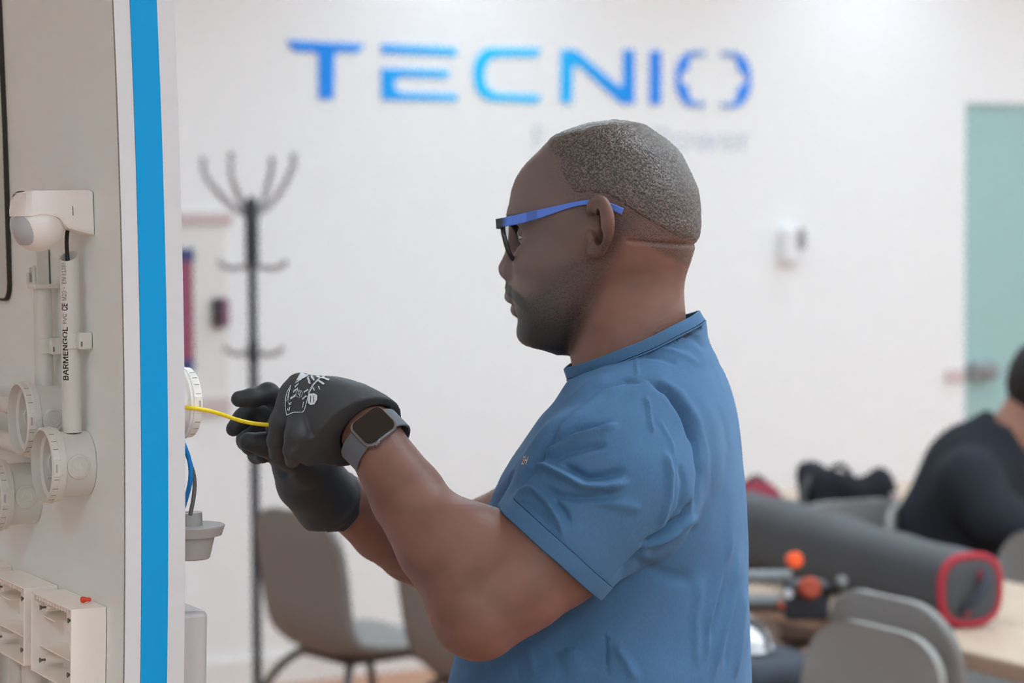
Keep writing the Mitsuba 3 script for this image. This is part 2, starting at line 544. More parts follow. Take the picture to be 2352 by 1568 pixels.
for q in (T_, E_a, E_b, C_, N_, I_, O_l, mirror(O_l)):
    part(sign, 'letter_piece', on_wall(extrude(wallpoly(q).buffer(0), .008)), 'logo_blue', False)
for q in (O_lt, O_lb, mirror(O_lt), mirror(O_lb)):
    part(sign, 'letter_piece', on_wall(extrude(wallpoly(q).buffer(0), .007)), 'logo_pale', False, label='pale blue end of the ring-shaped letter')
tag = thing('wall_tagline', 'small pale grey-blue lettering under the large blue letters', 'sign')
for txt, x0, x1, y in (('F', 1226, 1252, 343), ('Power', 1500, 1722, 345)):
    q = meshkit.text_mesh(txt, 1.0, .05)
    lo, hi = q.bounds
    p0, p1 = onwall(x0, y), onwall(x1, y)
    wd = (p1 - p0) @ E1
    hh = .083
    q.apply_translation([-lo[0], 0, 0])
    q.apply_scale([wd / (hi[0] - lo[0]), hh, .04])
    part(tag, 'word', on_wall(place(q, frame([p0 @ E1, (p0[2] + p1[2]) / 2, 0], [1, 0, 0], [0, 1, 0], [0, 0, 1]))), 'tagline_grey', False)


def wall_rect(px0, py0, px1, py1, d, r=.004, off=.0008):
    """A rounded slab on the wall, d thick, spanning two pixels."""
    p, q = onwall(px0, py0), onwall(px1, py1)
    a0, a1, z0, z1 = p @ E1, q @ E1, q[2], p[2]
    return on_wall(place(rbox(a1 - a0, z1 - z0, d, r), frame([(a0 + a1) / 2, (z0 + z1) / 2, d / 2], [1, 0, 0], [0, 1, 0], [0, 0, 1])), off)


t = thing('notice_board', 'white board with pale pink rails on the wall behind the coat stand', 'notice board')
part(t, 'panel', wall_rect(250, 496, 522, 940, .012), 'board_white')
part(t, 'rail', wall_rect(246, 489, 528, 512, .03), 'pale_pink')
part(t, 'rail', wall_rect(246, 922, 524, 944, .03), 'pale_pink')
t = thing('poster', 'narrow red poster with dark blue ends beside the blue-striped panel', 'poster')
part(t, 'sheet', wall_rect(330, 600, 440, 826, .016, off=.0135), 'poster_red')
part(t, 'band', wall_rect(330, 572, 440, 600, .017, off=.0135), 'poster_blue')
part(t, 'band', wall_rect(330, 826, 440, 852, .017, off=.0135), 'poster_blue')
t = thing('card_reader', 'small dark and plum card reader on the wall left of the coat stand', 'card reader')
part(t, 'body', wall_rect(484, 684, 502, 750, .03, off=.0135), 'dark_plum')
part(t, 'face', wall_rect(500, 684, 518, 748, .026, off=.0135), 'plum')
t = thing('wall_unit', 'small white box with a grey side on the bare wall right of the standing man', 'wall box')
part(t, 'body', wall_rect(1786, 524, 1828, 602, .055, .012), 'white_plastic')
part(t, 'side_strip', wall_rect(1812, 526, 1830, 572, .062, .006), 'lock_grey')

# ---------------------------------------------------------------- coat stand
cs = P(583, 900, 7.7)
cs[2] = 0
t = thing('coat_stand', 'tall dark metal coat stand with curved grey arms by the white wall', 'coat stand')
hz = [P(583, y, 7.7)[2] for y in (455, 600, 790)]
part(t, 'pole', place(lathe([(0, .02), (.015, .02), (.015, hz[2] - .06), (.021, hz[2] - .04), (.018, hz[2]), (.014, hz[2] + .02), (.014, hz[1] - .02), (.022, hz[1]), (.022, hz[0] - .03), (.015, hz[0]), (0, hz[0] + .01)], 20), frame(cs, [1, 0, 0], [0, 1, 0], [0, 0, 1])), 'black_metal')
part(t, 'base', place(lathe([(0, 0), (.19, 0), (.19, .012), (.03, .03), (0, .03)], 32), frame(cs, [1, 0, 0], [0, 1, 0], [0, 0, 1])), 'black_metal')
k7 = 7.7 / F
for dx, dy in ((-112, -95), (-48, -106), (46, -96), (96, -104)):
    pts = [[0, 0, hz[0] - .06], [dx * .35 * k7, .02, hz[0] - .06 - dy * .35 * k7 * .6], [dx * .86 * k7, .03 * np.sign(dx), hz[0] - dy * .45 * k7], [dx * k7, .03, hz[0] - dy * .8 * k7], [dx * 1.0 * k7, .03, hz[0] - dy * 1.0 * k7]]
    part(t, 'hook', place(tube(spline(pts, 20), .0095, 10), frame(cs, [1, 0, 0], [0, 1, 0], [0, 0, 1])), 'hook_grey')
for lev, sc in ((hz[1] - .01, 1.0), (hz[2] - .02, .86)):
    for dx, dy in ((-80, 1), (82, -1)):
        pts = [[0, 0, lev - .0], [dx * .5 * k7 * sc, .02 * dy, lev - .012], [dx * .85 * k7 * sc, .03 * dy, lev - .004], [dx * k7 * sc, .03 * dy, lev + .012]]
        part(t, 'hook', place(tube(spline(pts, 14), .009, 10), frame(cs, [1, 0, 0], [0, 1, 0], [0, 0, 1])), 'hook_grey')


# ---------------------------------------------------------------- chairs
def chair_shell():
    """One curved shell: seat and back, local +x forward, y across, z up."""
    prof = spline([(.25, .435), (.20, .452), (.05, .447), (-.08, .44), (-.165, .464), (-.196, .53), (-.208, .63), (-.218, .74), (-.222, .84)], 90)
    k_ = np.linspace(0, 1, 60)
    s = np.concatenate([.86 * k_[:-1], .86 + .14 * np.sin(np.linspace(0, np.pi / 2, 16))])
    prof = np.stack([np.interp(s, np.linspace(0, 1, 90), prof[:, i]) for i in (0, 1)], 1)
    ns, nu = len(prof), 25
    wtop = np.sqrt(np.maximum(1 - np.clip((s - .86) / .14, 0, 1) ** 2.4, 0))
    wid = np.interp(s, [0, .05, .12, .3, .5, .62, .78, .86, 1.0], [.15, .19, .212, .228, .215, .212, .218, .216, .216]) * (.35 + .65 * wtop)
    curl = np.interp(s, [0, .2, .45, .6, .85, 1], [.0, .012, .035, .03, .022, .004])
    tg = np.gradient(prof, axis=0)
    tg /= np.linalg.norm(tg, axis=1, keepdims=True)
    nr = np.stack([-tg[:, 1], tg[:, 0]], 1)
    nr = np.where((nr @ np.array([.6, .8]))[:, None] < 0, -nr, nr)
    u = np.linspace(-1, 1, nu)

    def surf(off):
        v = np.zeros((ns, nu, 3))
        for j, uu in enumerate(u):
            lift = curl * abs(uu) ** 2.4 + off
            v[:, j, 0] = prof[:, 0] + nr[:, 0] * lift
            v[:, j, 2] = prof[:, 1] + nr[:, 1] * lift
            v[:, j, 1] = uu * wid
        return v
    top, bot = surf(.009), surf(-.009)
    v = np.vstack([top.reshape(-1, 3), bot.reshape(-1, 3)])
    f, o = [], ns * nu
    for i in range(ns - 1):
        for j in range(nu - 1):
            a = i * nu + j
            f += [[a, a + 1, a + nu + 1], [a, a + nu + 1, a + nu], [o + a, o + a + nu + 1, o + a + 1], [o + a, o + a + nu, o + a + nu + 1]]
    rim = [(i, 0) for i in range(ns)] + [(ns - 1, j) for j in range(1, nu)] + [(i, nu - 1) for i in range(ns - 2, -1, -1)] + [(0, j) for j in range(nu - 2, 0, -1)]
    for a, b in zip(rim, rim[1:] + rim[:1]):
        p, q = a[0] * nu + a[1], b[0] * nu + b[1]
        f += [[p, q, o + q], [p, o + q, o + p]]
    m = trimesh.Trimesh(v, f, process=False)
    m.fix_normals()
    return m


_shell = mikit.ply(chair_shell(), 'chair_grey', smooth=50)
_legs = []
for sx, sy in ((1, 1), (1, -1), (-1, 1), (-1, -1)):
    top = [.10 * sx - .01, .12 * sy, .428]
    _legs.append(mikit.ply(tube(spline([[.02 * sx, .10 * sy, .425], top, [.13 * sx - .01, .15 * sy, .405], [.235 * sx - .01, .235 * sy, .0125]], 22), .0122, 10), 'chair_legs', smooth=40))
_plate = mikit.ply(rbox(.26, .26, .012, .005, (0, 0, .424)), 'chair_legs', smooth=35)


def chair(a, b, deg, label, group='grey shell chairs'):
    """At room coordinates, facing deg from E1 towards E2."""
    t = thing('chair', label, 'chair', group)
    c, s = math.cos(math.radians(deg)), math.sin(math.radians(deg))
    m = T((RM @ frame([a, b, 0], [c, s, 0], [-s, c, 0], [0, 0, 1])).tolist())
    for name, d in [('shell', _shell), ('plate', _plate)] + [('leg', x) for x in _legs]:
        scene[unique(t + '__' + name)] = {**d, 'to_world': m}
    return t


def room_ab(px, py, y):
    p = P(px, py, y)
    return p @ E1, p @ E2


a, b = room_ab(664, 1180, 6.55)
chair(a + .22, b + .02, 9, 'grey shell chair in front of the coat stand, its back to the blue-striped panel')
a, b = room_ab(1002, 1200, 6.12)
chair(a + .22, b + .03, 10, "grey shell chair half hidden behind the standing man's elbow")
a, b = room_ab(2034, 1385, 5.0)
chair(a + .222, b, 0, 'grey shell chair tucked under the wooden table below the red-rimmed bag')
a, b = room_ab(2026, 1460, 4.62)
chair(a - .222, b, 180, 'grey shell chair nearest the camera, its front showing, before the wooden table')
a, b = room_ab(2440, 1262, 5.95)
chair(a - .22, b, 180, 'grey shell chair at the far side of the table beside the red-rimmed bag end')
chair(3.98, 5.66, 84, 'pale grey chair back seen over the long black bag, before the black backpack')


# ---------------------------------------------------------------- tables and what lies on them
def table(label, a0, a1, b0, b1, z=.74):
    t = thing('table', label, 'table')
    part(t, 'tabletop', place(rbox(a1 - a0 - .004, b1 - b0 - .004, .022, .002, ((a0 + a1) / 2, (b0 + b1) / 2, z - .011)), RM), 'table_wood')
    e = cat(rbox(.02, b1 - b0, .036, .004, (a0 + .01, (a0 * 0 + (b0 + b1) / 2), z - .021)), rbox(.02, b1 - b0, .036, .004, (a1 - .01, (b0 + b1) / 2, z - .021)),
            rbox(a1 - a0, .02, .036, .004, ((a0 + a1) / 2, b0 + .01, z - .021)), rbox(a1 - a0, .02, .036, .004, ((a0 + a1) / 2, b1 - .01, z - .021)))
    part(t, 'edge_band', place(e, RM), 'table_edge')
    for la in (a0 + .06, a1 - .06):
        for lb in (b0 + .06, b1 - .06):
            part(t, 'leg', place(rbox(.05, .05, z - .022, .004, (la, lb, (z - .022) / 2 + .0002)), RM), 'light_grey')
    return t


table('long light wood table with the black bag and tripod on it', 3.12, 3.80, 3.0, 5.6)
fa, fb = room_ab(1960, 1160, 7.45)
table('pale wood table by the white wall under the black backpack', fa - .52, fa + .95, fb - .40, fb + .40)


def capsule_body(f, lo, hi, h):
    return nets(f, lo, hi, h)


# long bag
b0, b1 = P(2235, 1362, 5.17), P(1690, 1205, 6.2)
b0[2], b1[2] = .74 + .083, .74 + .094
ax = (b1 - b0) / np.linalg.norm(b1 - b0)
side = np.cross([0, 0, 1], ax)


def bag_sdf(p):
    q = p - b0
    s = q @ ax
    u, w = q @ side, p[:, 2] - (b0[2] + (b1[2] - b0[2]) * np.clip(s / 1.1, 0, 1))
    r = .074 + .018 * np.clip(s / .9, 0, 1) + .004 * np.sin(s * 17) * np.sin(s * 7 + 1)
    n = 2.8
    d = (np.abs(u / r) ** n + np.abs(w / r) ** n) ** (1 / n) * r - r
    L = np.linalg.norm(b1 - b0)
    return smax(smax(d, np.maximum(-s, s - L), .03), -(p[:, 2] - .7405), .004)


t = thing('tripod_bag', 'long padded black bag with a red-rimmed end lying on the wooden table', 'bag')
lo = np.minimum(b0, b1) - .15
part(t, 'body', nets(bag_sdf, lo, np.maximum(b0, b1) + .15, .009), 'bag_grey', True)
rim = []
for k in np.linspace(0, 2 * np.pi, 48, endpoint=False):
    c, s = np.cos(k), np.sin(k)
    n = 2.8
    rr = .0725 / (abs(c) ** n + abs(s) ** n) ** (1 / n)
    rim.append(b0 + side * c * rr + np.array([0, 0, 1]) * s * rr + ax * .012)
part(t, 'rim', tube(rim, .0095, 8, closed=True), 'red_trim', True, label='red piping round the end')
m = frame(b0 - ax * .002, side, [0, 0, 1], np.cross(side, [0, 0, 1]))
part(t, 'handle', place(tube(spline([[.03, .045, -.004], [.012, .01, .02], [-.012, -.02, .02], [-.03, -.045, -.004]], 16), .009, 8), m if m[:3, 2] @ ax < 0 else frame(b0 - ax * .002, -side, [0, 0, 1], -ax)), 'bag_navy', True)
for dx, dz in ((.018, .03), (-.02, -.04)):
    part(t, 'tab', place(rbox(.014, .024, .006, .002), frame(b0 - ax * .006 - side * dx + np.array([0, 0, dz]), side, [0, 0, 1], np.cross(side, [0, 0, 1]))), 'red_trim', label='small red zip tab')

# tripod lying along the edge of the table
tp = thing('tripod', 'folded black and grey camera tripod with orange knobs on the wooden table', 'tripod')
ht = P(1850, 1352, 5.3)
ht[2] = .74 + .045
dl = np.array([-.99, .13, 0])
for k, (dy, dz, mat) in enumerate(((.0, .05, 'grey_metal'), (-.02, .0, 'grey_metal'), (.05, -.02, 'black_metal'))):
    o = ht + np.array([-.03, dy, dz])
    part(tp, 'leg', tube([o, o + dl * .30 + [0, .0, -.004]], .0155, 12), mat)
    part(tp, 'leg_lock', tube([o + dl * .12, o + dl * .155], .0195, 12), 'black_metal')
part(tp, 'head', place(rbox(.10, .075, .085, .012), frame(ht, [1, 0, 0], [0, 1, 0], [0, 0, 1])), 'black_metal')


def knob(px, py, y, r, mat, lab):
    part(tp, 'knob', place(lathe([(0, -r * .7), (r * .8, -r * .7), (r, -r * .4), (r, r * .4), (r * .8, r * .7), (0, r * .7)], 20), align([.2, -1, .15], P(px, py, y))), mat, label=lab)


knob(1825, 1286, 5.24, .018, 'orange_knob', 'bright orange knob')
knob(1860, 1350, 5.22, .024, 'rust_knob', 'rust coloured knob')
knob(1797, 1382, 5.28, .014, 'orange_knob', 'orange knob at the table edge')
knob(1810, 1364, 5.22, .011, 'light_grey', 'grey knob')
knob(1934, 1334, 5.2, .012, 'grey_metal', 'grey knob')
part(tp, 'pan_handle', tube([ht + [.03, 0, 0], P(1934, 1336, 5.21)], .011, 10), 'black_metal')

# maroon bag behind, black backpack, bottle
q = P(1735, 1150, 7.0)
q[2] = .7405


def mar(p):
    return smax(ell(p, q + [0, 0, .02], None, (.09, .08, .105)), -(p[:, 2] - .7405), .01)


t = thing('pouch', 'maroon pouch peeking out above the long bag by the standing man', 'pouch')
part(t, 'body', nets(mar, q - [.14, .12, .02], q + [.14, .12, .2], .008), 'maroon', True)
part(t, 'handle', tube(spline([q + [-.03, -.02, .115], q + [0, -.02, .135], q + [.03, -.02, .115]], 10), .005, 8), 'bag_navy', True)
bk = P(1940, 1150, 7.05)
bk[2] = .7405


def packsdf(p):
    q = p - bk
    x = q[:, 0] + q[:, 2] * .05
    top = .135 - .24 * np.clip(x, -.2, .2) - .4 * np.clip(x - .06, 0, 1)
    d = smax(np.abs(x) - .125, smax(np.abs(q[:, 1]) - .075, q[:, 2] - top, .05), .05)
    d = smin(d, ell(p, bk + [-.095, 0, .125], None, (.035, .05, .045)), .03)
    d = smin(d, ell(p, bk + [.09, -.02, .07], None, (.06, .07, .075)), .03)
    d = d - .010 * np.sin(q[:, 0] * 42) * np.sin(q[:, 2] * 25 + q[:, 0] * 10)
    return smax(d, -(p[:, 2] - .7405), .01)


t = thing('backpack', 'slumped black backpack standing on the pale table by the wall', 'backpack')
part(t, 'body', nets(packsdf, bk - [.22, .18, .02], bk + [.22, .18, .32], .008), 'black_cloth', True)
part(t, 'strap', tube(spline([bk + [-.11, -.07, .13], bk + [-.135, -.09, .08], bk + [-.12, -.09, .016]], 14), .012, 8), 'bag_grey', True, label='grey shoulder strap')
part(t, 'handle', tube(spline([bk + [-.05, -.03, .14], bk + [-.02, -.03, .16], bk + [.02, -.03, .12]], 14), .008, 8), 'black_cloth', True)
bo = P(2056, 1240, 6.9)
bo[2] = .7405
t = thing('water_bottle', 'clear bluish water bottle with a beige cap on the pale table', 'bottle')
m = frame(bo, [1, 0, 0], [0, 1, 0], [0, 0, 1])
part(t, 'body', place(lathe([(0, 0), (.018, 0), (.021, .008), (.021, .05), (.012, .065), (0, .065)], 24), m), 'bottle_blue')
part(t, 'cap', place(lathe([(0, .066), (.013, .066), (.013, .09), (0, .092)], 24), m), 'pale_pink', label='beige cap')

# wheeled equipment case on the floor in front of the table
ca, cb = room_ab(1850, 1440, 4.9)
t = thing('equipment_case', 'upright dark navy wheeled equipment case on the floor before the wooden table', 'case')
CM = RM @ frame([ca - .05, cb + .13, 0], [1, 0, 0], [0, 1, 0], [0, 0, 1])
part(t, 'body', place(rbox(.24, .36, .68, .04, (0, 0, .39)), CM), 'bag_navy')
part(t, 'pocket', place(rbox(.05, .28, .40, .02, (-.13, 0, .34)), CM), 'black_cloth')
part(t, 'handle', place(tube(spline([[0, -.06, .725], [0, -.05, .765], [0, .05, .765], [0, .06, .725]], 16), .011, 8), CM), 'bag_grey', True)
part(t, 'latch', place(lathe([(0, 0), (.018, 0), (.021, .012), (.014, .022), (0, .024)], 20), CM @ align([-1, 0, .25], [-.11, .09, .70])), 'light_grey', label='pale grey latch')
for s in (-.13, .13):
    part(t, 'wheel', place(trimesh.creation.cylinder(.035, .03, sections=24), CM @ frame([.07, s, .0355], [0, 0, 1], [1, 0, 0], [0, 1, 0])), 'black_metal')
pp = P(1722, 1440, 5.0)
pp[2] = .731 + .018
t = thing('helmet', 'white rounded safety helmet hanging by the table edge behind the standing man', 'helmet')


def hel(p):
    return np.maximum(ell(p, pp, None, (.042, .085, .036)), -ell(p, pp - [0, 0, .02], None, (.036, .078, .036)))


part(t, 'shell', nets(hel, pp - .12, pp + .12, .005), 'white_plastic', True)
part(t, 'brim', place(tube(np.array([[.044 * np.cos(k), .087 * np.sin(k), -.012] for k in np.linspace(0, 2 * np.pi, 30, endpoint=False)]), .004, 8, closed=True), frame(pp, [1, 0, 0], [0, 1, 0], [0, 0, 1])), 'white_plastic', True)

# ---------------------------------------------------------------- the demonstration panel
def f_face(p, n, uv):
    m = mikit.fbm(p.x * 9, p.y * 9, p.z * 6, 3)
    return mikit.mix(rgb(218, 223, 219), rgb(224, 229, 226), m)


principled('panel_face', proc_color(f_face), 0.45, 0.4)
principled('panel_edge', rgb(208, 209, 212), 0.4, 0.4)
principled('stripe_blue', rgb(0, 152, 216), 0.45, 0.2)
principled('seam_dark', rgb(118, 114, 108), 0.6, 0.2)
principled('ivory', rgb(207, 206, 199), 0.42, 0.45)
principled('sensor_white', rgb(230, 227, 222), 0.3, 0.5)
principled('lens_grey', rgb(176, 178, 180), 0.12, 0.6)
principled('ink', rgb(40, 40, 40), 0.5, 0.3)
principled('ink_grey', rgb(96, 96, 92), 0.5, 0.3)
principled('cable_black', rgb(34, 34, 32), 0.5, 0.4)
principled('screw_steel', rgb(110, 106, 100), 0.3, 0.8, metallic=0.7)
principled('brass', rgb(178, 140, 84), 0.35, 0.7, metallic=0.6)
principled('box_white', rgb(238, 233, 226), 0.4, 0.4)
principled('cabinet_grey', rgb(188, 190, 182), 0.5, 0.4)
principled('rubber_dark', rgb(50, 48, 40), 0.6, 0.3)
principled('fixture_grey', rgb(170, 168, 165), 0.5, 0.35)
principled('wire_yellow', rgb(238, 212, 40), 0.4, 0.4)
principled('wire_blue', rgb(0, 112, 180), 0.4, 0.4)
principled('wire_grey', rgb(104, 102, 104), 0.4, 0.4)
principled('red_nub', rgb(226, 74, 46), 0.5, 0.4)

PA = np.array([(276 - 1176) / F * 2.36, 2.36, 0.0])     # near left corner of the panel on the floor
PW = 0.0632
LF = frame(PA, E2, -E1, [0, 0, 1])                      # left face: x away along the panel, y out of the face
RF = frame(PA + E1 * PW, -E2, E1, [0, 0, 1])            # right face: -x away along the panel, y out of the face


def bow(z):
    q = np.clip(3.0 * (1.508 - np.asarray(z)), -1.15, 1.15)
    return 0.0021 - 0.0050 * q * q


def warp(mesh):
    """The board is slightly bowed over its height; all that is fixed to it follows."""
    m = tm(mesh).copy()
    v = np.array(m.vertices)
    v[:, 0] += bow(v[:, 2])
    m.vertices = v
    return m


def _ray_plane(px, py, nrm, c):
    d = P(px, py, 1.0) - CAM
    p = CAM + d * ((c - CAM @ nrm) / (d @ nrm))
    for _ in range(2):                                   # undo the bow
        q = px - bow(p[2]) * F / p[1]
        d = P(q, py, 1.0) - CAM
        p = CAM + d * ((c - CAM @ nrm) / (d @ nrm))
    return p


def onleft(px, py, h=0.0):
    """(distance along the panel, height) of a pixel on the left face, h out of it."""
    p = _ray_plane(px, py, E1, PA @ E1 - h)
    return (p - PA) @ E2, p[2]


def onT(px, py, t):
    """(distance out of the left face, height) of a pixel in the cross plane t along the panel."""
    p = _ray_plane(px, py, E2, PA @ E2 + t)
    return (PA - p) @ E1, p[2]


def onright(px, py, h=0.0):
    p = _ray_plane(px, py, E1, PA @ E1 + PW + h)
    return (p - PA) @ E2, p[2]


def Lp(t, h, z):
    return PA + E2 * t - E1 * h + np.array([0, 0, z])


def Rp(t, h, z):
    return PA + E1 * (PW + h) + E2 * t + np.array([0, 0, z])


pan = thing('display_panel', 'tall white demonstration panel with a bright blue stripe down its edge', 'panel')


def slab(w0, w1, t0, t1, z0, z1):
    m = box(t1 - t0, w1 - w0, z1 - z0, ((t0 + t1) / 2, -(w0 + w1) / 2, (z0 + z1) / 2))
    return warp(place(subdiv(m, .12), LF))


PT = 2.25
part(pan, 'core', slab(.004, PW - .002, .004, 1.2, .03, PT), 'panel_edge', False)
part(pan, 'face_sheet', slab(0, .004, .0012, 1.2, .03, PT), 'panel_face', False)
part(pan, 'face_sheet', slab(PW - .002, PW, .002, 1.2, .03, PT), 'panel_edge', False)
part(pan, 'seam', slab(.0002, .0012, .0004, .0012, .03, PT), 'seam_dark', False)
part(pan, 'edge_strip', slab(.0013, .0175, 0, .004, .03, PT), 'panel_edge', False)
part(pan, 'blue_stripe', slab(.0178, .0452, -.0006, .004, .03, PT), 'stripe_blue', False, label='bright blue stripe')
part(pan, 'edge_strip', slab(.0455, PW, 0, .004, .03, PT), 'panel_edge', False)
for t0 in (.15, 1.0):
    part(pan, 'foot', place(rbox(.07, .5, .03, .006, (t0, -PW / 2, .0152)), LF), 'grey_metal')

# ---- motion detector
ts, _ = onleft(218, 490, 0)
prof = [(218, 454), (216, 441), (206, 435), (60, 437), (46, 444), (35, 462), (28, 484), (25, 497), (128, 496), (142, 502), (150, 512), (160, 524), (218, 539)]
pg = Polygon([onT(x - 19 if x > 120 else x, y, ts + .026) for x, y in prof]).buffer(.0012).buffer(-.0012).intersection(sbox(.0004, 0, 1, 3))
SM = frame(PA + E2 * ts, -E1, [0, 0, 1], E2) if np.dot(np.cross(-E1, [0, 0, 1]), E2) > 0 else None
if SM is None:
    SM = frame(PA + E2 * (ts + .058), -E1, [0, 0, 1], -E2)
det = thing('motion_detector', 'white motion detector with a ball head and grey lens high on the panel', 'motion detector')
h_end = pg.bounds[2]
plan = unary_union([sbox(-.02, 0, h_end - .026, .054), affinity.scale(Point(h_end - .026, .027).buffer(1.0, 32), .026, .027)])
hm_ = m3.Manifold.extrude(m3.CrossSection([np.array(plan.exterior.coords)[:-1]], m3.FillRule.EvenOdd), .4).translate([0, 0, -.2])
hm_ = hm_.transform(np.array([[1, 0, 0, 0], [0, 0, 1.0, 0], [0, 1.0, 0, 0]])) if False else hm_
house = bevel_extrude(pg, .054, .0025)
hq_ = m3.Manifold(m3.Mesh(house.vertices.astype(np.float32), house.faces.astype(np.uint32)))
cutter = tm(hm_)
zc_ = (pg.bounds[1] + pg.bounds[3]) / 2
cv = np.array(cutter.vertices)
cutter = trimesh.Trimesh(np.stack([cv[:, 0], cv[:, 2] + zc_, cv[:, 1]], 1), cutter.faces[:, ::-1], process=False)
cq_ = m3.Manifold(m3.Mesh(cutter.vertices.astype(np.float32), cutter.faces.astype(np.uint32)))
part(det, 'housing', warp(place(tm(hq_ ^ cq_), SM)), 'sensor_white', 40)
hb, zb = onT(88, 516, ts + .024)
r_ball = .0268
ball_c = Lp(ts + .027, hb, zb)
ball = trimesh.creation.icosphere(5, r_ball)
ball.apply_translation(ball_c)
part(det, 'ball_head', warp(ball), 'sensor_white', True)
sh = trimesh.creation.icosphere(6, r_ball + .0005)
sh.apply_translation(ball_c)
tc = sh.triangles_center - ball_c
out, near, up = tc @ (-E1), tc @ (-E2), tc[:, 2]
tz = up + .001
sel = (((out - .016) / .0165) ** 2 + ((tz + .004) / .0155) ** 2 + (np.clip(near - .012, 0, 1) / .012) ** 2 < 1.0) & (up < .0085) if True else (out > -.004) & (up < .010 + .10 * out) & (up > -.016) & (((out + .004) / .031) ** 2 + ((up + .001) / .019) ** 2 > -1) & (near * .35 + out > .0045 - .2 * (up + .003) ** 2 / .01)
part(det, 'lens', warp(keep_faces(sh, sel)), 'lens_grey', True, label='grey translucent lens window')
hg, zg = onT(167, 470, ts)
part(det, 'seam', warp(place(rbox(.0008, .0010, .0095, .0003), frame(Lp(ts - .0003, hg, zg - .006), E1, E2, [0, 0, 1]))), 'seam_dark')
hg2, zg2 = onT(120, 529, ts)

# ---- conduits
RC = .0097


def conduit(name_label, path, r=RC, wall=.0013, group=None):
    t = thing('conduit', name_label, 'conduit', group)
    return t, part(t, 'pipe', warp(tube(path, r, 24)), 'ivory', 40)


tn, _ = onleft(163, 800, .0165)
_, ztop = onleft(163, 588, .0165)
_, zbot = onleft(163, 992, .0165)
hn = .0165
# near conduit: an open tube cut obliquely at the top
ang = np.linspace(0, 2 * np.pi, 40, endpoint=False)
camdir = CAM - Lp(tn, hn, 1.4)
camdir[2] = 0
camdir /= np.linalg.norm(camdir)
leftdir = np.cross(camdir, [0, 0, 1.0])
leftdir = leftdir if leftdir[0] < 0 else -leftdir
cx = Lp(tn, hn, 0)
zs = np.concatenate([[zbot], np.linspace(zbot + .02, ztop - .012, 30)])
rows_o = [cx + RC * (np.cos(ang)[:, None] * camdir + np.sin(ang)[:, None] * leftdir) + [0, 0, z] for z in zs]
cut = lambda rr: cx + rr * (np.cos(ang)[:, None] * camdir + np.sin(ang)[:, None] * leftdir) + np.stack([ang * 0, ang * 0, ztop - .0045 * np.cos(ang) - .0022 * np.sin(ang)], 1)
rows = rows_o + [cut(RC), cut(RC - .0013)] + [cx + (RC - .0013) * (np.cos(ang)[:, None] * camdir + np.sin(ang)[:, None] * leftdir) + [0, 0, z] for z in (ztop - .012, zbot)]
n_ = len(ang)
v = np.vstack(rows)
f = []
for i in range(len(rows) - 1):
    for s in range(n_):
        s2 = (s + 1) % n_
        f += [[i * n_ + s, i * n_ + s2, (i + 1) * n_ + s2], [i * n_ + s, (i + 1) * n_ + s2, (i + 1) * n_ + s]]
pipe = trimesh.Trimesh(v, f, process=False)
pipe.fix_normals()
con = thing('conduit', 'upright ivory conduit with black printing under the motion detector', 'conduit')
part(con, 'pipe', warp(pipe), 'ivory', 40)
phi0 = math.asin(.60)
for txt, y0, y1, hgt, bold, mat in (('BARMENGOL', 869, 748, .0064, True, 'ink'), ('PVC', 741, 719, .0052, False, 'ink_grey'), ('CE', 711, 695, .0070, True, 'ink'),
                                    ('M20 -', 688, 658, .0052, False, 'ink_grey'), ('EN', 650, 636, .0052, False, 'ink_grey'), ('61386', 631, 602, .0052, False, 'ink_grey')):
    q = meshkit.text_mesh(txt, 1.0, .03, bold=bold)
    lo_, hi_ = q.bounds
    za, zb_ = onleft(150, y0, .0165)[1], onleft(150, y1, .0165)[1]
    v = np.array(subdiv(q, .12).vertices)
    q2 = subdiv(q, .12)
    v = np.array(q2.vertices)
    zz = za + (v[:, 0] - lo_[0]) / (hi_[0] - lo_[0]) * (zb_ - za)
    an = phi0 + ((v[:, 1] - .5) * hgt) / RC
    rr = RC + .00006 + v[:, 2] * .0025
    w = cx + rr[:, None] * (np.cos(an)[:, None] * camdir + np.sin(an)[:, None] * leftdir)
    w[:, 2] = zz
    part(con, 'printed_text', warp(trimesh.Trimesh(w, q2.faces, process=False)), mat, False, label='black printed lettering' if bold else 'thin grey printed lettering')

cab = thing('sensor_cable', 'short black cable between the motion detector and the printed conduit', 'cable')
hc, zc = onT(155, 520, tn)
add(cab, warp(tube(spline([Lp(ts + .02, hc, onT(154, 505, tn)[1]), Lp(tn, hc, onT(155, 530, tn)[1]), Lp(tn, hn, ztop - .02)], 16), .0021, 10)), 'cable_black', 40)


def clip(t0, h0, z0, label):
    c = thing('pipe_clip', label, 'pipe clip', 'pipe clips on the panel')
    for za, zh, ro in ((-.0075, .0062, .0030), (-.0012, .0087, .0034)):
        sec = Point(0, 0).buffer(RC + ro, 48).difference(Point(0, 0).buffer(RC + .0003, 48)).difference(Polygon([(.05, -.003), (.0, .0), (-.045, .030), (-.045, .06), (.05, .06)]))
        part(c, 'band', warp(place(extrude(sec, zh), frame(Lp(t0, h0, z0 + za), E2, -E1, [0, 0, 1]))), 'ivory', 35)
    part(c, 'lug', warp(place(rbox(.010, .014, .017, .0015), frame(Lp(t0 - .016, .0075, z0), E2, -E1, [0, 0, 1]))), 'ivory', 35)
    part(c, 'base', warp(place(rbox(.034, .0065, .016, .001), frame(Lp(t0, .0036, z0), E2, -E1, [0, 0, 1]))), 'ivory', 35)
    part(c, 'slot', warp(place(box(.0004, .0018, .005), frame(Lp(t0 - .0212, .0120, z0 - .003), E2, -E1, [0, 0, 1]))), 'seam_dark', False)
    return c


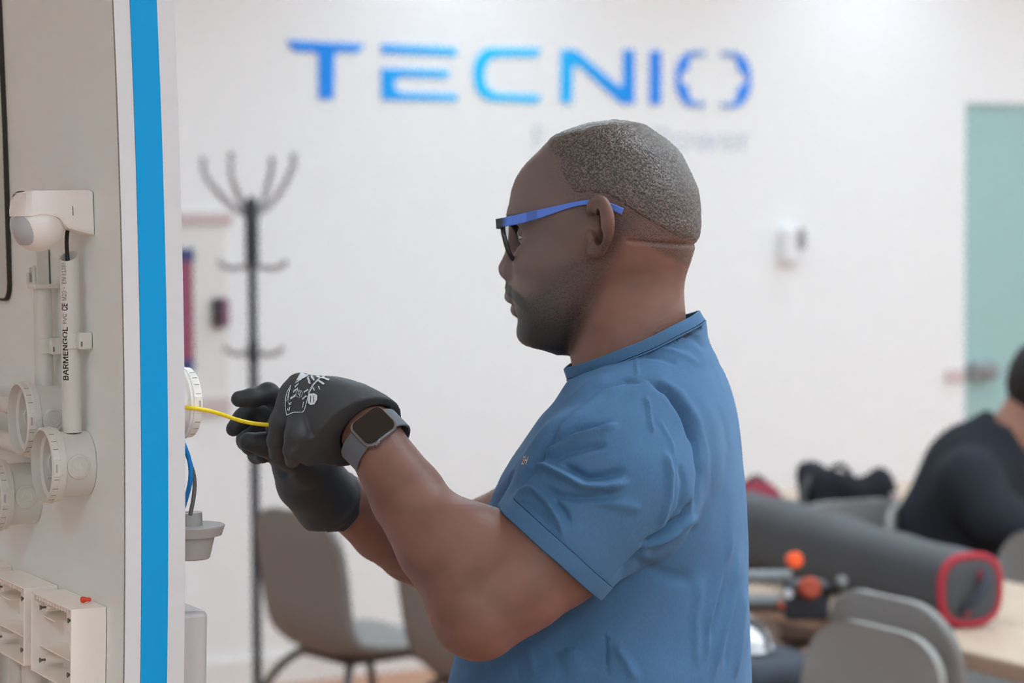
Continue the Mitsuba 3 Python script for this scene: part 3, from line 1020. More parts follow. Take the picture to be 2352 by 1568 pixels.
_, zcl = onleft(165, 782, .0165)
clip(tn, hn, zcl, 'ivory clip round the printed conduit')
# far conduit with cap and snap clip
tf, zf1 = onleft(96, 662, .0165)
tf2, zf0 = onleft(103, 880, .0165)
tf = (tf + tf2) / 2
c2, pk = conduit('plain ivory conduit above the round box with rings half hidden behind the printed conduit', [Lp(tf, .0165, z) for z in np.linspace(zf0 - .003, zf1, 12)])
part(c2, 'cap', warp(place(rbox(.026, .026, .0042, .001), frame(Lp(tf - .001, .0165, zf1 + .002), E2, -E1, [0, 0, 1]))), 'ivory', 35)
_, zcl2 = onleft(115, 796, .0165)
clip(tf, .0165, zcl2, 'ivory clip round the plain conduit')
sc = thing('cable_clamp', 'open U-shaped ivory clamp with a steel screw under the ball head', 'clamp')
_, zu0 = onleft(85, 656, .012)
_, zu1 = onleft(85, 572, .012)
zu = (zu0 + zu1) / 2
hu = zu1 - zu0
tp_keep, tf = tf, onleft(87, 620, .010)[0] - .004
part(sc, 'back', warp(place(rbox(.024, .003, hu, .001), frame(Lp(tf + .004, .003, zu), E2, -E1, [0, 0, 1]))), 'fixture_grey', 35)
part(sc, 'arm', warp(place(rbox(.003, .014, hu, .001), frame(Lp(tf - .009, .009, zu), E2, -E1, [0, 0, 1]))), 'ivory', 35)
part(sc, 'arm', warp(place(rbox(.003, .014, hu * .5, .001), frame(Lp(tf + .017, .009, zu - hu * .25), E2, -E1, [0, 0, 1]))), 'ivory', 35)
part(sc, 'lip', warp(place(rbox(.006, .003, hu * .55, .001), frame(Lp(tf - .006, .0175, zu - hu * .22), E2, -E1, [0, 0, 1]))), 'ivory', 35)
part(sc, 'lip', warp(place(rbox(.006, .003, hu * .34, .001), frame(Lp(tf + .0145, .0175, zu - hu * .32), E2, -E1, [0, 0, 1]))), 'ivory', 35)
part(sc, 'bottom', warp(place(rbox(.028, .016, .003, .001), frame(Lp(tf + .004, .010, zu0 + .002), E2, -E1, [0, 0, 1]))), 'ivory', 35)
part(sc, 'screw', warp(place(lathe([(0, 0), (.003, 0), (.003, .002), (.0012, .003), (0, .003)], 16), align(-E1, Lp(tf + .001, .004, zu1 - .010)))), 'screw_steel', 40)


tf = tp_keep
# ---- round junction boxes
def round_box(label, face, t0, z0, h, r, knock=(), mat='ivory', group='round junction boxes'):
    """face: 'L' or 'R'; body axis out of the face."""
    j = thing('junction_box', label, 'junction box', group)
    axis = -E1 if face == 'L' else E1
    o = Lp(t0, .0004, z0) if face == 'L' else Rp(t0, .0004, z0)
    xdir = -E2
    m = frame(o, xdir, np.cross(axis, xdir), axis)
    body = [(0, 0), (r * .88, 0), (r * .89, h * .9), (r, h * .9), (r, h + .0095), (r * .95, h + .011), (r * .94, h + .002), (r * .84, h), (r * .83, .0025), (0, .0025)]
    part(j, 'body', warp(place(lathe(body, 72), m)), mat, 30)
    part(j, 'rim', warp(place(lathe([(r * .98, h + .001), (r * 1.035, h + .0015), (r * 1.035, h + .0030), (r * .98, h + .0035), (r * .98, h + .001)], 72), m)), mat, 30)
    for k, a0 in enumerate((-62, -48, -34, -18, 30, 44, 60)):
        a0 = math.radians(a0)
        part(j, 'tick', warp(place(box(.0004, .0006, .0055), m @ frame([r * math.cos(a0), r * math.sin(a0), h + .0065], [math.cos(a0), math.sin(a0), 0], [-math.sin(a0), math.cos(a0), 0], [0, 0, 1]))), 'seam_dark', False)
    for a0 in (0, 120, 240):
        a0 = math.radians(a0)
        mm = m @ frame([r * math.cos(a0), r * math.sin(a0), h + .006], [math.cos(a0), math.sin(a0), 0], [-math.sin(a0), math.cos(a0), 0], [0, 0, 1])
        part(j, 'latch', warp(place(rbox(.0022, .017, .008, .0008), mm)), mat, 35)
        part(j, 'latch_slot', warp(place(box(.0005, .0085, .0022, (.0011, 0, .0012)), mm)), 'fixture_grey', False)
    for a0 in (90, 210, 330):
        a0 = math.radians(a0)
        part(j, 'inner_rib', warp(place(rbox(.003, .0016, h * .9, .0006), m @ frame([r * .81 * math.cos(a0), r * .81 * math.sin(a0), h * .47], [math.cos(a0), math.sin(a0), 0], [-math.sin(a0), math.cos(a0), 0], [0, 0, 1]))), mat, 35)
    for a0, hk in knock:
        a0 = math.radians(a0)
        rad = np.array([math.cos(a0), math.sin(a0), 0])
        rk = .0125
        prof_ = [(0, .0030), (.0009, .0030), (.0011, .0022), (.0030, .0022), (.0032, .0032), (.0044, .0032), (.0046, .0024), (.0060, .0024), (.0062, .0034), (.0076, .0034), (.0078, .0024), (.0100, .0020), (.0102, .0034), (.0120, .0028), (rk, .0), (rk, -.004), (0, -.004)]
        part(j, 'membrane', warp(place(lathe(prof_, 40), m @ align(rad, rad * (r * .885 - .0018) + np.array([0, 0, hk])))), mat, 30)
    return j


RB = .0378
for px, py, lab in ((199, 1063, 'round ivory junction box under the printed conduit'), (141, 957, 'round ivory junction box behind the printed conduit, under the plain one'), (78, 1131, 'round ivory junction box at the left picture edge, lowest of the round ones')):
    t0, z0 = onleft(px, py, 0)
    round_box(lab, 'L', t0, z0, .036, RB, ((0, .0185), (180, .0185)))
tb, zb1 = onleft(199, 1063, 0)
tb2, zb2 = onleft(141, 957, 0)
conduit('thick ivory conduit running back from the round box under the printed conduit', spline([Lp(tb + .033, .020, zb1 + .006), Lp(tb + .12, .020, zb1 + .006), Lp(tb + .5, .020, zb1 + .006)], 16), r=.0105)
conduit('ivory conduit running back from the round box behind the printed conduit', spline([Lp(tb2 + .033, .020, zb2 + .004), Lp(tb2 + .45, .020, zb2 + .004)], 16), r=.0085)


# ---- square boxes with open fronts
def wall_box(label, t0, z1, H, L, V, nub=False):
    b_ = thing('wall_box', label, 'switch box', 'open white mounting boxes')
    m = frame(Lp(t0, .0006, z1), E2, -E1, [0, 0, 1])     # x back, y out, z up, origin at the near top back corner

    def bx(x0, x1, y0, y1, za, zb, r=.0006):
        return warp(place(rbox(x1 - x0, y1 - y0, zb - za, r, ((x0 + x1) / 2, (y0 + y1) / 2, (za + zb) / 2), n=2), m))
    w = .0022
    part(b_, 'back', bx(0, L, 0, w, -V, 0), 'box_white')
    part(b_, 'side', bx(0, w * 1.1, 0, H, -V, 0, .001), 'box_white')
    part(b_, 'side', bx(L - w, L, 0, H, -V, 0, .001), 'box_white')
    part(b_, 'top', bx(0, L, 0, H, -w, 0, .001), 'box_white')
    part(b_, 'bottom', bx(0, L, 0, H, -V, -V + w, .001), 'box_white')
    for k in range(14):
        x = .006 + (L - .012) * k / 13
        part(b_, 'comb_tooth', bx(x - .0011, x + .0011, H - .006, H - .001, -.0062, -w, .0004), 'box_white')
    for x, za in ((.020, -.014), (L - .022, -.014), (.020, -V + .014), (L - .022, -V + .014)):
        part(b_, 'post', warp(place(lathe([(0, 0), (.0048, 0), (.0048, H * .72), (0, H * .72)], 18), m @ align([0, 1, 0], [x, .001, za]))), 'box_white')
        s = part(b_, 'screw', warp(place(lathe([(0, 0), (.0012, 0), (.0012, H * .14), (.0028, H * .19), (.0028, H * .2), (0, H * .2)], 14), m @ align([0, 1, 0], [x, H * .72, za]))), 'screw_steel')
    part(b_, 'shelf', bx(L - .05, L - .003, .002, H * .72, -.0262, -.0245), 'box_white')
    part(b_, 'shelf', bx(.030, L - .003, .002, H * .78, -V + .0255, -V + .0272), 'box_white')
    part(b_, 'shelf', bx(.006, .045, .002, H * .55, -V + .008, -V + .0098), 'box_white')
    part(b_, 'upright', bx(L * .52, L * .55, .002, H * .4, -V + .028, -.026), 'box_white')
    part(b_, 'upright', bx(L * .30, L * .32, .002, H * .5, -V + .034, -.022), 'box_white')
    part(b_, 'bracket', bx(.016, .050, H * .35, H * .7, -.030, -.009, .001), 'box_white')
    part(b_, 'terminal', warp(place(lathe([(0, 0), (.0045, 0), (.0045, .004), (0, .005)], 16), m @ align([0, 1, 0], [.0085, H * .62, -V * .62]))), 'brass', label='brass earth terminal')
    return b_


tq, zq = onleft(246, 1393, 0)
hq, _ = onT(165, 1398, tq)
tq2, zq2 = onleft(73, 1357, hq)
Lq = tq2 - tq
Vq = zq2 - onleft(68, 1536, hq)[1]
tq3, _ = onleft(57, 1347, hq)
near_wall_box = wall_box('open white mounting box nearest the blue stripe', tq, zq, hq, Lq, Vq)
part(near_wall_box, 'wire_stub', warp(tube(spline([Lp(tq + .033, .006, zq + .003), Lp(tq + .035, .011, zq + .0035), Lp(tq + .036, .016, zq + .003)], 8), [.0016, .0022, .0022, .0020, .0028, .0030, .0034, .0022], 8)), 'red_nub', 40, label='red stub of wire')
wall_box('second open white mounting box from the blue stripe', tq3, zq, hq, Lq, Vq)
wall_box('third open white mounting box from the blue stripe, cut by the picture edge', 2 * tq3 - tq + .01, zq, hq, Lq, Vq)
for k, (dt, lab) in enumerate(((.03, 'ivory conduit below the second open box'), (.075, 'second ivory conduit below the open boxes'), (.20, 'third ivory conduit below the open boxes'))):
    conduit(lab, [Lp(tq3 + dt, .019, z) for z in np.linspace(.5, zq - Vq - .0005, 8)], r=.011)

# ---- grey cabinet at the picture edge
tcab, zcab = onleft(19, 692, .005)
cabt = thing('cabinet', 'grey-green cabinet with a dark rubber edge on the panel at the picture edge', 'cabinet')
CB = frame(Lp(tcab, 0, zcab), E2, -E1, [0, 0, 1])
pgc = sbox(0, 0, .5, .72)
pgc = pgc.buffer(-.02).buffer(.02)
cm = frame(Lp(tcab, .0052, zcab), E2, [0, 0, 1], E1)
part(cabt, 'body', warp(place(subdiv(extrude(pgc.buffer(-.003), .0048), .2), cm)), 'cabinet_grey', 30)
part(cabt, 'seal', warp(place(subdiv(extrude(pgc.difference(pgc.buffer(-.003)), .0050), .2), cm)), 'rubber_dark', 30, label='dark rubber edge')

# ---- on the right face of the panel
_, zr = onright(430, 926, .02)
tr = .058
rb = round_box('round white junction box on the right side of the panel that the man wires', 'R', tr, zr, .0165, .0355, ((90, .009),), 'sensor_white')
w1 = thing('yellow_wire', 'yellow wire from the round white box to the gloved fingers', 'wire')
yel = [Rp(.05, .012, zr - .004), P(444, 937, 2.415), P(480, 943, 2.425), P(540, 962, 2.45), P(590, 973, 2.465), P(632, 976, 2.468)]
add(w1, tube(spline(yel, 30), .0021, 10), 'wire_yellow', 40)
bl = thing('blue_wire', 'blue wire looping from the round white box down to the grey fixture', 'wire')
g0 = 2.40
add(bl, tube(spline([Rp(.03, .006, zr - .03), P(421, 1018, 2.395), P(436, 1062, 2.40), P(438, 1092, 2.40), P(431, 1132, 2.41), P(418, 1174, 2.43), P(412, 1190, 2.44)], 30), .0024, 10), 'wire_blue', 40)
gy = thing('grey_wire', 'grey wire hanging beside the blue wire into the grey fixture', 'wire')
add(gy, tube(spline([Rp(.035, .010, zr - .03), P(424, 1028, 2.41), P(440, 1072, 2.42), P(447, 1108, 2.43), P(444, 1146, 2.435), P(437, 1182, 2.44)], 30), .0022, 10), 'wire_grey', 40)
fx = thing('lamp_fixture', 'grey cone-shaped fixture with a flange hanging on the wires beside the panel', 'lamp fixture')
fr = .0358
fc = Rp(.085, fr + .0005, 0)
ky = fc[1] / F
fz = P(430, 1205, fc[1])[2]
fm = warp(place(box(.001, .001, .001), frame(fc + [0, 0, fz], [1, 0, 0], [0, 1, 0], [0, 0, 1]))).vertices.mean(0)
FM = frame(fm, [1, 0, 0], [0, 1, 0], [0, 0, 1])
part(fx, 'flange', place(lathe([(0, 0), (fr, 0), (fr + .0005, -.001), (fr - .003, -.0105), (.025, -.0105), (0, -.0105)], 56), FM), 'fixture_grey', 30)
part(fx, 'cone', place(lathe([(0, -.0103), (.0262, -.0103), (.0205, -.0335), (.019, -.035), (0, -.0355)], 56), FM), 'fixture_grey', 30)
part(fx, 'collar', place(lathe([(.0045, .013), (.0130, .013), (.0135, 0), (.0045, 0), (.0045, .013)], 40), FM), 'fixture_grey', 30)
part(fx, 'terminal', place(rbox(.010, .008, .009, .001, (-.009, -.0125, .0055)), FM), 'cable_black')
rbx = thing('side_box', 'plain pale grey box low on the right side of the panel', 'box')
_, zt = onright(466, 1400, .03)
part(rbx, 'cover', warp(place(subdiv(rbox(.12, .033, .16, .006, (0, .0175, -.08)), .08), frame(Rp(.082, 0, zt), -E2, E1, [0, 0, 1]))), 'light_grey', 35)
part(rbx, 'base', warp(place(rbox(.124, .004, .164, .001, (0, .0022, -.08)), frame(Rp(.082, 0, zt), -E2, E1, [0, 0, 1]))), 'white_plastic', 35)

# ---------------------------------------------------------------- the standing man
HS = F / 2.60                                   # pixels per metre at his head
HO = P(1390, 540, 2.60)                         # centre of the head
HA = math.radians(20)                           # he faces left and a little away
HF = np.array([-math.cos(HA), math.sin(HA), 0])
HL = np.array([-math.sin(HA), -math.cos(HA), 0])
HX = np.stack([HF, HL, [0, 0, 1]])
cA, sA = math.cos(HA), math.sin(HA)


def hloc(px, py, l):
    """Head coordinates (forward, left, up) of the point at lateral l whose side view falls on a pixel."""
    return np.array([(-(px - 1390) / HS - l * sA) / cA, l, (540 - py) / HS])


class Loft:
    """Stacked oval sections from side-view outlines: rows (pixel row, front, back, half width)."""

    def __init__(self, rows, o, o_px, s, yaw, n=2.2, grow=0.0):
        r = np.array(rows, float)
        self.u = (o_px[1] - r[:, 0]) / s
        self.top, self.bot = self.u[0], self.u[-1]
        q = np.sqrt(self.top - self.u)
        c, sn = math.cos(yaw), math.sin(yaw)
        w = r[:, 3]
        xe = (r[:, 2] - r[:, 1]) / 2 / s
        a = np.sqrt(np.maximum(xe ** 2 - (w * sn) ** 2, 1e-6)) / c
        fc = -((r[:, 1] + r[:, 2]) / 2 - o_px[0]) / s / c
        self.a, self.w, self.fc = (PchipInterpolator(q, z) for z in (a, w, fc))
        self.q1, self.n, self.o, self.grow = q[-1], n, o, grow
        self.ax = np.stack([[-c, sn, 0], [-sn, -c, 0], [0, 0, 1]])

    def __call__(self, p):
        q = (p - self.o) @ self.ax.T
        return self.local(q)

    def local(self, q):
        t = np.clip(np.sqrt(np.maximum(self.top - q[:, 2], 0)), 0, self.q1)
        a, w, fc = self.a(t) + self.grow, self.w(t) + self.grow, self.fc(t)
        a, w = np.maximum(a, .002), np.maximum(w, .002)
        n = self.n
        x, y = np.abs(q[:, 0] - fc), np.abs(q[:, 1])
        r = ((x / a) ** n + (y / w) ** n) ** (1 / n)
        g = np.hypot(x, y)
        d = np.where(r > 1e-6, g * (1 - 1 / np.maximum(r, 1e-6)), -np.minimum(a, w))
        d = np.where(r < 1, (r - 1) * np.minimum(a, w), d)
        return np.maximum(d, np.maximum(q[:, 2] - self.top - self.grow, self.bot - q[:, 2]))


skull = Loft([(278.6, 1408, 1420, .004), (281, 1372, 1450, .022), (286, 1347, 1474, .036), (296, 1316, 1492, .047), (311, 1279, 1513, .057), (344, 1243, 1552, .068), (380, 1207, 1573, .0735),
              (413, 1186, 1588, .0765), (440, 1177, 1598, .078), (470, 1172, 1602, .0785), (492, 1169, 1603, .078), (520, 1183, 1603.5, .0765), (545, 1195, 1599, .075), (568, 1194, 1590, .073),
              (600, 1185, 1572, .071), (640, 1180, 1520, .069), (670, 1178, 1468, .068), (700, 1183, 1430, .067), (730, 1190, 1398, .065), (760, 1191, 1378, .061), (780, 1198, 1362, .056),
              (795, 1216, 1348, .049), (804, 1250, 1338, .040), (815, 1278, 1316, .022)], HO, (1390, 540), HS, HA, 2.2)
neck = Loft([(556, 1350, 1583, .052), (600, 1338, 1583, .056), (650, 1322, 1571, .061), (700, 1311, 1571, .064), (750, 1307, 1575, .067), (815, 1307, 1592, .071), (846, 1313, 1610, .077),
             (900, 1312, 1640, .088), (990, 1312, 1650, .095)], HO, (1390, 540), HS, HA, 2.0)
EYE = hloc(1217, 538, .033)


def _sph(q, c, r):
    return np.linalg.norm(q - np.asarray(c), axis=1) - r


EAR_H = spline([hloc(*a) for a in ((1349, 488, .0790), (1352, 472, .0835), (1364, 461, .0880), (1376, 461, .0915), (1385, 474, .0945), (1391, 496, .0958), (1392, 519, .0950), (1387, 543, .0918), (1377, 563, .0872), (1366, 577, .0830), (1357, 577, .0800), (1351, 567, .0770))], 36)
EAR_R = np.interp(np.linspace(0, 1, 36), [0, .1, .3, .6, .8, .9, 1], [.0034, .0039, .0043, .0045, .0052, .0058, .0045])
EAR_A = spline([hloc(*a) for a in ((1375, 480, .0865), (1381, 500, .0892), (1381, 522, .0886), (1375, 545, .0855), (1366, 562, .0820))], 12)
EAR_P = spline([hloc(*a) for a in ((1367, 474, .0800), (1380, 494, .0840), (1382, 522, .0845), (1374, 550, .0810), (1361, 570, .0765))], 12)


def head_sdf(p, detail=True):
    q = (p - HO) @ HX.T
    q[:, 1] = np.abs(q[:, 1])
    d = skull.local(q)
    # cheekbone, brow, temple
    d = smin(d, ell(q, hloc(1240, 596, .052), None, (.030, .014, .017)), .022)
    d = smin(d, chain(q, [(hloc(1189, 503, .010), .0078), (hloc(1194, 497, .028), .0086), (hloc(1216, 505, .050), .0075)], .006), .012)
    # eye sockets and lids
    d = smax(d, -ell(q, EYE + [.016, -.001, .000], None, (.015, .019, .0125)), .010)
    lid = _sph(q, EYE, .0138)
    sl = (q - EYE)
    slit = np.maximum(np.abs(sl[:, 2] + .0024) - .0022 * np.maximum(1 - (sl[:, 1] / .0145) ** 2, 0), -sl[:, 0])
    d = smin(d, smax(lid, -slit, .0012), .004)
    # nose
    nose = chain(q, [(hloc(1184, 520, 0), .0075), (hloc(1183, 572, 0), .0082), (hloc(1172, 617, 0), .0132)], .006)
    ala = ell(q, hloc(1177, 622, .0160), None, (.0125, .0085, .0112))
    nose = smin(nose, ala, .005)
    nose = smax(nose, -ell(q, hloc(1166, 641, .0075), None, (.0065, .0042, .0045)), .002)
    d = smin(d, nose, .008)
    # mouth
    up = chain(q, [(hloc(1175, 681, 0), .0083), (hloc(1181, 682, .012), .0076), (hloc(1204, 702, .0245), .0035)], .004)
    low = chain(q, [(hloc(1189, 712, 0), .0083), (hloc(1194, 712, .011), .0078), (hloc(1206, 705, .0235), .0035)], .004)
    must = chain(q, [(hloc(1172, 661, 0), .0062), (hloc(1182, 664, .016), .0058), (hloc(1202, 690, .027), .004)], .004)
    d = smin(d, must, .008)
    d = smin(d, up, .0028)
    d = smin(d, low, .0026)
    d = smin(d, ell(q, hloc(1228, 768, 0), None, (.0165, .022, .014)), .016)
    # jaw and neck
    nk = neck.local(q)
    d = smin(d, nk, .011)
    # skin folds at the nape
    fu = q[:, 2] - (540 - 563) / HS - .10 * (q[:, 0] + .1)
    d = d + .0022 * np.exp(-(fu / .0022) ** 2) * (q[:, 0] < -.045)
    # ear
    ear = chain(q, list(zip(EAR_H, EAR_R)), .002)
    ear = smin(ear, chain(q, [(x, .0056) for x in EAR_A], .002), .006)
    ear = smin(ear, chain(q, [(x, .0068) for x in EAR_P], .002), .005)
    d = smin(d, ear, .004)
    d = smax(d, -ell(q, hloc(1364, 520, .0935), None, (.0040, .0220, .0190)), .0025)
    d = smax(d, -ell(q, hloc(1365, 541, .0935), None, (.0062, .0250, .0085)), .0025)
    d = smin(d, ell(q, hloc(1350, 540, .0775), None, (.0042, .0040, .0060)), .005)
    return d


def sside(q):
    """Side-view coordinates (in pixels at the head's scale) of head points, the same on both sides of the face."""
    return 1390 + HS * (-q[:, 0] * cA - np.abs(q[:, 1]) * sA), 540 - HS * q[:, 2]


def sstep(a, b, x):
    t = np.clip((x - a) / (b - a), 0, 1)
    return t * t * (3 - 2 * t)


def hair_mask(p):
    q = (p - HO) @ HX.T
    x, y = sside(q)
    front = sstep(0, 34, (x - np.interp(y, [270, 345, 365, 400, 440, 480], [1225, 1240, 1262, 1268, 1290, 1335])))
    low = np.interp(x, [1300, 1345, 1390, 1430, 1470, 1540, 1610], [452, 446, 452, 478, 505, 545, 566])
    return front * sstep(14, -14, y - low)


def arm_left(p):
    j = [((836, 972, 2.462), .029), ((860, 1016, 2.440), .0295), ((936, 1138, 2.425), .0375), ((1008, 1250, 2.405), .0428), ((1100, 1400, 2.37), .0405)]
    a = chain(p, [(P(*x), r) for x, r in j], .006)
    b = chain(p, [(P(*x), r) for x, r in [((1104, 1400, 2.37), .0400), ((1186, 1336, 2.383), .0525), ((1268, 1266, 2.40), .0580), ((1440, 1050, 2.47), .060)]], .006)
    d = smin(a, b, .03)
    d = smin(d, ell(p, P(1078, 1232, 2.395), None, (.036, .034, .032)), .03)
    return smin(d, chain(p, [(P(1070, 1424, 2.375), .021), (P(1098, 1447, 2.36), .0175)], .01), .03)
    


def arm_right(p):
    j = [((796, 1152, 2.625), .0295), ((880, 1213, 2.67), .037), ((950, 1252, 2.72), .042), ((1040, 1300, 2.78), .041)]
    a = chain(p, [(P(*x), r) for x, r in j], .006)
    b = chain(p, [(P(*x), r) for x, r in [((1040, 1300, 2.78), .041), ((1126, 1236, 2.795), .048), ((1240, 1180, 2.80), .052), ((1420, 1030, 2.80), .056)]], .006)
    return smin(a, b, .022)


TS = F / 2.612
TO = P(1420, 1100, 2.612)
TA = math.radians(13)
TROWS = [(716, 1560, 1618, .050), (735, 1510, 1622, .062), (752, 1470, 1624, .070), (772, 1436, 1626, .078), (795, 1400, 1634, .087), (818, 1364, 1646, .104), (840, 1328, 1656, .124), (862, 1306, 1668, .146), (885, 1291, 1678, .162), (910, 1276, 1686, .174), (945, 1245, 1695, .186), (1000, 1205, 1703, .200),
         (1060, 1166, 1708, .208), (1130, 1133, 1713, .192), (1200, 1108, 1716, .183), (1300, 1080, 1719, .180), (1400, 1062, 1722, .184), (1500, 1046, 1725, .200), (1568, 1030, 1726, .210), (1720, 1030, 1726, .212)]
torso = Loft(TROWS, TO, (1420, 1100), TS, TA, 2.35)
torso_in = Loft(TROWS, TO, (1420, 1100), TS, TA, 2.35, grow=-.014)


def body_low(p):
    d = smin(torso_in(p), neck((p)) if False else 9.0, .01) if False else torso_in(p)
    return smin(smin(d, arm_left(p), .015), arm_right(p), .015)


hd = nets(lambda p: head_sdf(p), HO - [.17, .16, .165], HO + [.15, .16, .135], .0020)
bl_ = nets(body_low, [P(690, 900, 2.5)[0], 2.26, 1.0], [P(1740, 900, 2.6)[0], 2.96, 1.56], .0042)

# skin: tone, beard and stubble set by the place on the head
_O, _Fv, _Lv = [mi.Point3f(*map(float, HO))], HF, HL


def _hc(p):
    x, y, z = p.x - float(HO[0]), p.y - float(HO[1]), p.z - float(HO[2])
    f = x * float(HF[0]) + y * float(HF[1])
    l = x * float(HL[0]) + y * float(HL[1])
    return f, l, z, 1390 + HS * (-f * cA - dr.abs(l) * sA), 540 - HS * z


SKIN, SKIN2 = rgb(*SKIN_A), rgb(*SKIN_B)


def f_skin(p, n, uv):
    f, l, z, sx, sy = _hc(p)
    ss = mikit.smoothstep
    tone = mikit.fbm(p.x * 28, p.y * 28, p.z * 28, 3)
    c = mikit.mix(SKIN, SKIN2, ss(.3, .7, tone))
    c = mikit.mix(c, mi.Color3f(*rgb(*SKIN_FACE)) * (.9 + .2 * tone), ss(845, 780, sy) * ss(1400, 1290, sx + (sy - 560) * .25) * .85)
    fine = mikit.noise(p.x * 900, p.y * 900, p.z * 900)
    head = ss(845, 800, sy)
    dots = ss(.50, .72, mikit.noise(p.x * 1050, p.y * 1050, p.z * 760))
    # beard
    cheek = 664 - (sx - 1190) * .80
    edge = 1392 - (sy - 640) * .46
    b = ss(-14, 60, sy - cheek) * ss(-14, 34, edge - sx) * head * ss(640, 655, sy + ss(1215, 1240, sx) * 200)
    full = b * ss(640, 770, sy + (1300 - sx) * .12)
    md = sy - 650 - (sx - 1165) * .75
    mus = ss(-6, 6, md) * ss(36, 22, md) * ss(1220, 1184, sx) * ss(.05, .07, f)
    lips = ss(26, 33, md) * ss(726, 719, sy) * ss(1206, 1192, sx) * ss(.086, .090, f)
    dark = mi.Color3f(*rgb(44, 42, 41)) * (0.8 + 0.4 * fine)
    dens = dr.clip(b * .40 + full * .52 + mus * .92 + dots * b * .25, 0, .96) * (1 - lips)
    c = mikit.mix(c, dark, dens)
    c = mikit.mix(c, mi.Color3f(*rgb(98, 84, 80)), lips * .8)
    # brow
    br = ss(508, 503, sy + (sx - 1170) * .1) * ss(488, 493, sy + (sx - 1170) * .1) * ss(1228, 1212, sx) * head * ss(.055, .065, f)
    c = mikit.mix(c, dark, br * .8)
    # stubble below and around the cropped hair
    st = ss(1222, 1335, sx - (sy - 380) * .4) * ss(660, 560, sy - (sx - 1500) * .55) * ss(1330, 1370, sx + (500 - sy) * 2.0) * ss(690, 640, sy) * ss(.0865, .0830, dr.abs(l))
    c = mikit.mix(c, mi.Color3f(*rgb(58, 54, 52)), dr.clip(st, 0, 1) * (.28 + .55 * dots))
    return c


bsdf('skin', {'type': 'twosided', 'nested': {'type': 'bumpmap', 'arbitrary': mikit.proc(lambda p, n, uv: mikit.noise(p.x * 700, p.y * 700, p.z * 700) + .8 * mikit.noise(p.x * 260, p.y * 260, p.z * 260), eps=4e-4), 'scale': .00022,
     'bsdf': {'type': 'principled', 'base_color': mikit.proc(f_skin), 'roughness': .52, 'specular': .42, 'sheen': .1}}})


def f_hair(p, n, uv):
    f, l, z, sx, sy = _hc(p)
    a = mikit.noise(p.x * 700, p.y * 700, p.z * 520)
    b = mikit.noise(p.x * 1500, p.y * 1500, p.z * 1100)
    k = mikit.smoothstep(.30, .78, a * .55 + b * .45)
    edge = mikit.smoothstep(0, 95, sx - 1240 - (sy - 345) * .52) * mikit.smoothstep(-8, 62, dr.maximum(449, 446 + (sx - 1390) * .56) - sy)
    hair = mikit.mix(rgb(46, 42, 40), rgb(114, 102, 95), k)
    thin = mikit.mix(rgb(62, 52, 48), rgb(104, 86, 78), k)
    return mikit.mix(thin, hair, edge)


bsdf('hair', {'type': 'twosided', 'nested': {'type': 'bumpmap', 'arbitrary': mikit.proc(lambda p, n, uv: mikit.noise(p.x * 700, p.y * 700, p.z * 520) + .5 * mikit.noise(p.x * 1500, p.y * 1500, p.z * 1100), eps=3e-4), 'scale': .0008,
     'bsdf': {'type': 'principled', 'base_color': mikit.proc(f_hair), 'roughness': .42, 'specular': .5}}})
principled('eye_white', rgb(172, 164, 156), .15, .6)
principled('iris', rgb(44, 30, 24), .12, .6)
bumped('glove_knit', {'type': 'principled', 'base_color': {'type': 'rgb', 'value': rgb(54, 55, 57)}, 'roughness': .6, 'specular': .35}, lambda p, n, uv: mikit.noise(p.x * 1100, p.y * 1100, p.z * 1100) + 2.2 * mikit.fbm(p.x * 120, p.y * 120, p.z * 120, 2), .00035)
principled('glove_palm', rgb(46, 47, 49), .55, .3)
principled('print_white', rgb(196, 200, 206), .5, .3)

man = thing('person', 'man in a blue T-shirt and black gloves standing at the panel, seen from the side', 'person')
add(man + '__body', cat(hd, bl_), 'skin', True)
hairf = lambda p: head_sdf(p) - (hair_mask(p) * .0046 - .0034)
hm = nets(hairf, HO - [.15, .15, .04], HO + [.15, .15, .135], .0022)
hv = hm.vertices
qn = meshkit.noise(hv * 420.0, 3) - .5
hm = trimesh.Trimesh(hv + hm.vertex_normals * (qn * .0009)[:, None], hm.faces, process=False)
hc_ = hm.triangles_center
hm = keep_faces(hm, hair_mask(hc_) + .35 * (meshkit.noise(hc_ * 300.0, 9) - .5) > .46)
add(man + '__hair', hm, 'hair', True)
for sgn in (1, -1):
    e = EYE * [1, sgn, 1]
    key = part(man, 'eye', trimesh.creation.icosphere(3, .0122).apply_translation(HO + e @ HX), 'eye_white', True)
    look = (np.array([.95, .05, -.22]) / np.linalg.norm([.95, .05, -.22])) @ HX
    ir = trimesh.creation.icosphere(3, .0066)
    part(key, 'iris', place(ir, frame(HO + e @ HX + look * .0068, [1, 0, 0], [0, 1, 0], [0, 0, 1])), 'iris', True)


# ---- the T-shirt
def f_shirt(p, n, uv):
    w = mikit.fbm(p.x * 14, p.y * 14, p.z * 14, 3)
    k = mikit.noise(p.x * 900, p.y * 900, p.z * 300)
    return mikit.mix(rgb(62, 95, 128), rgb(73, 109, 144), w) * (.93 + .14 * k)


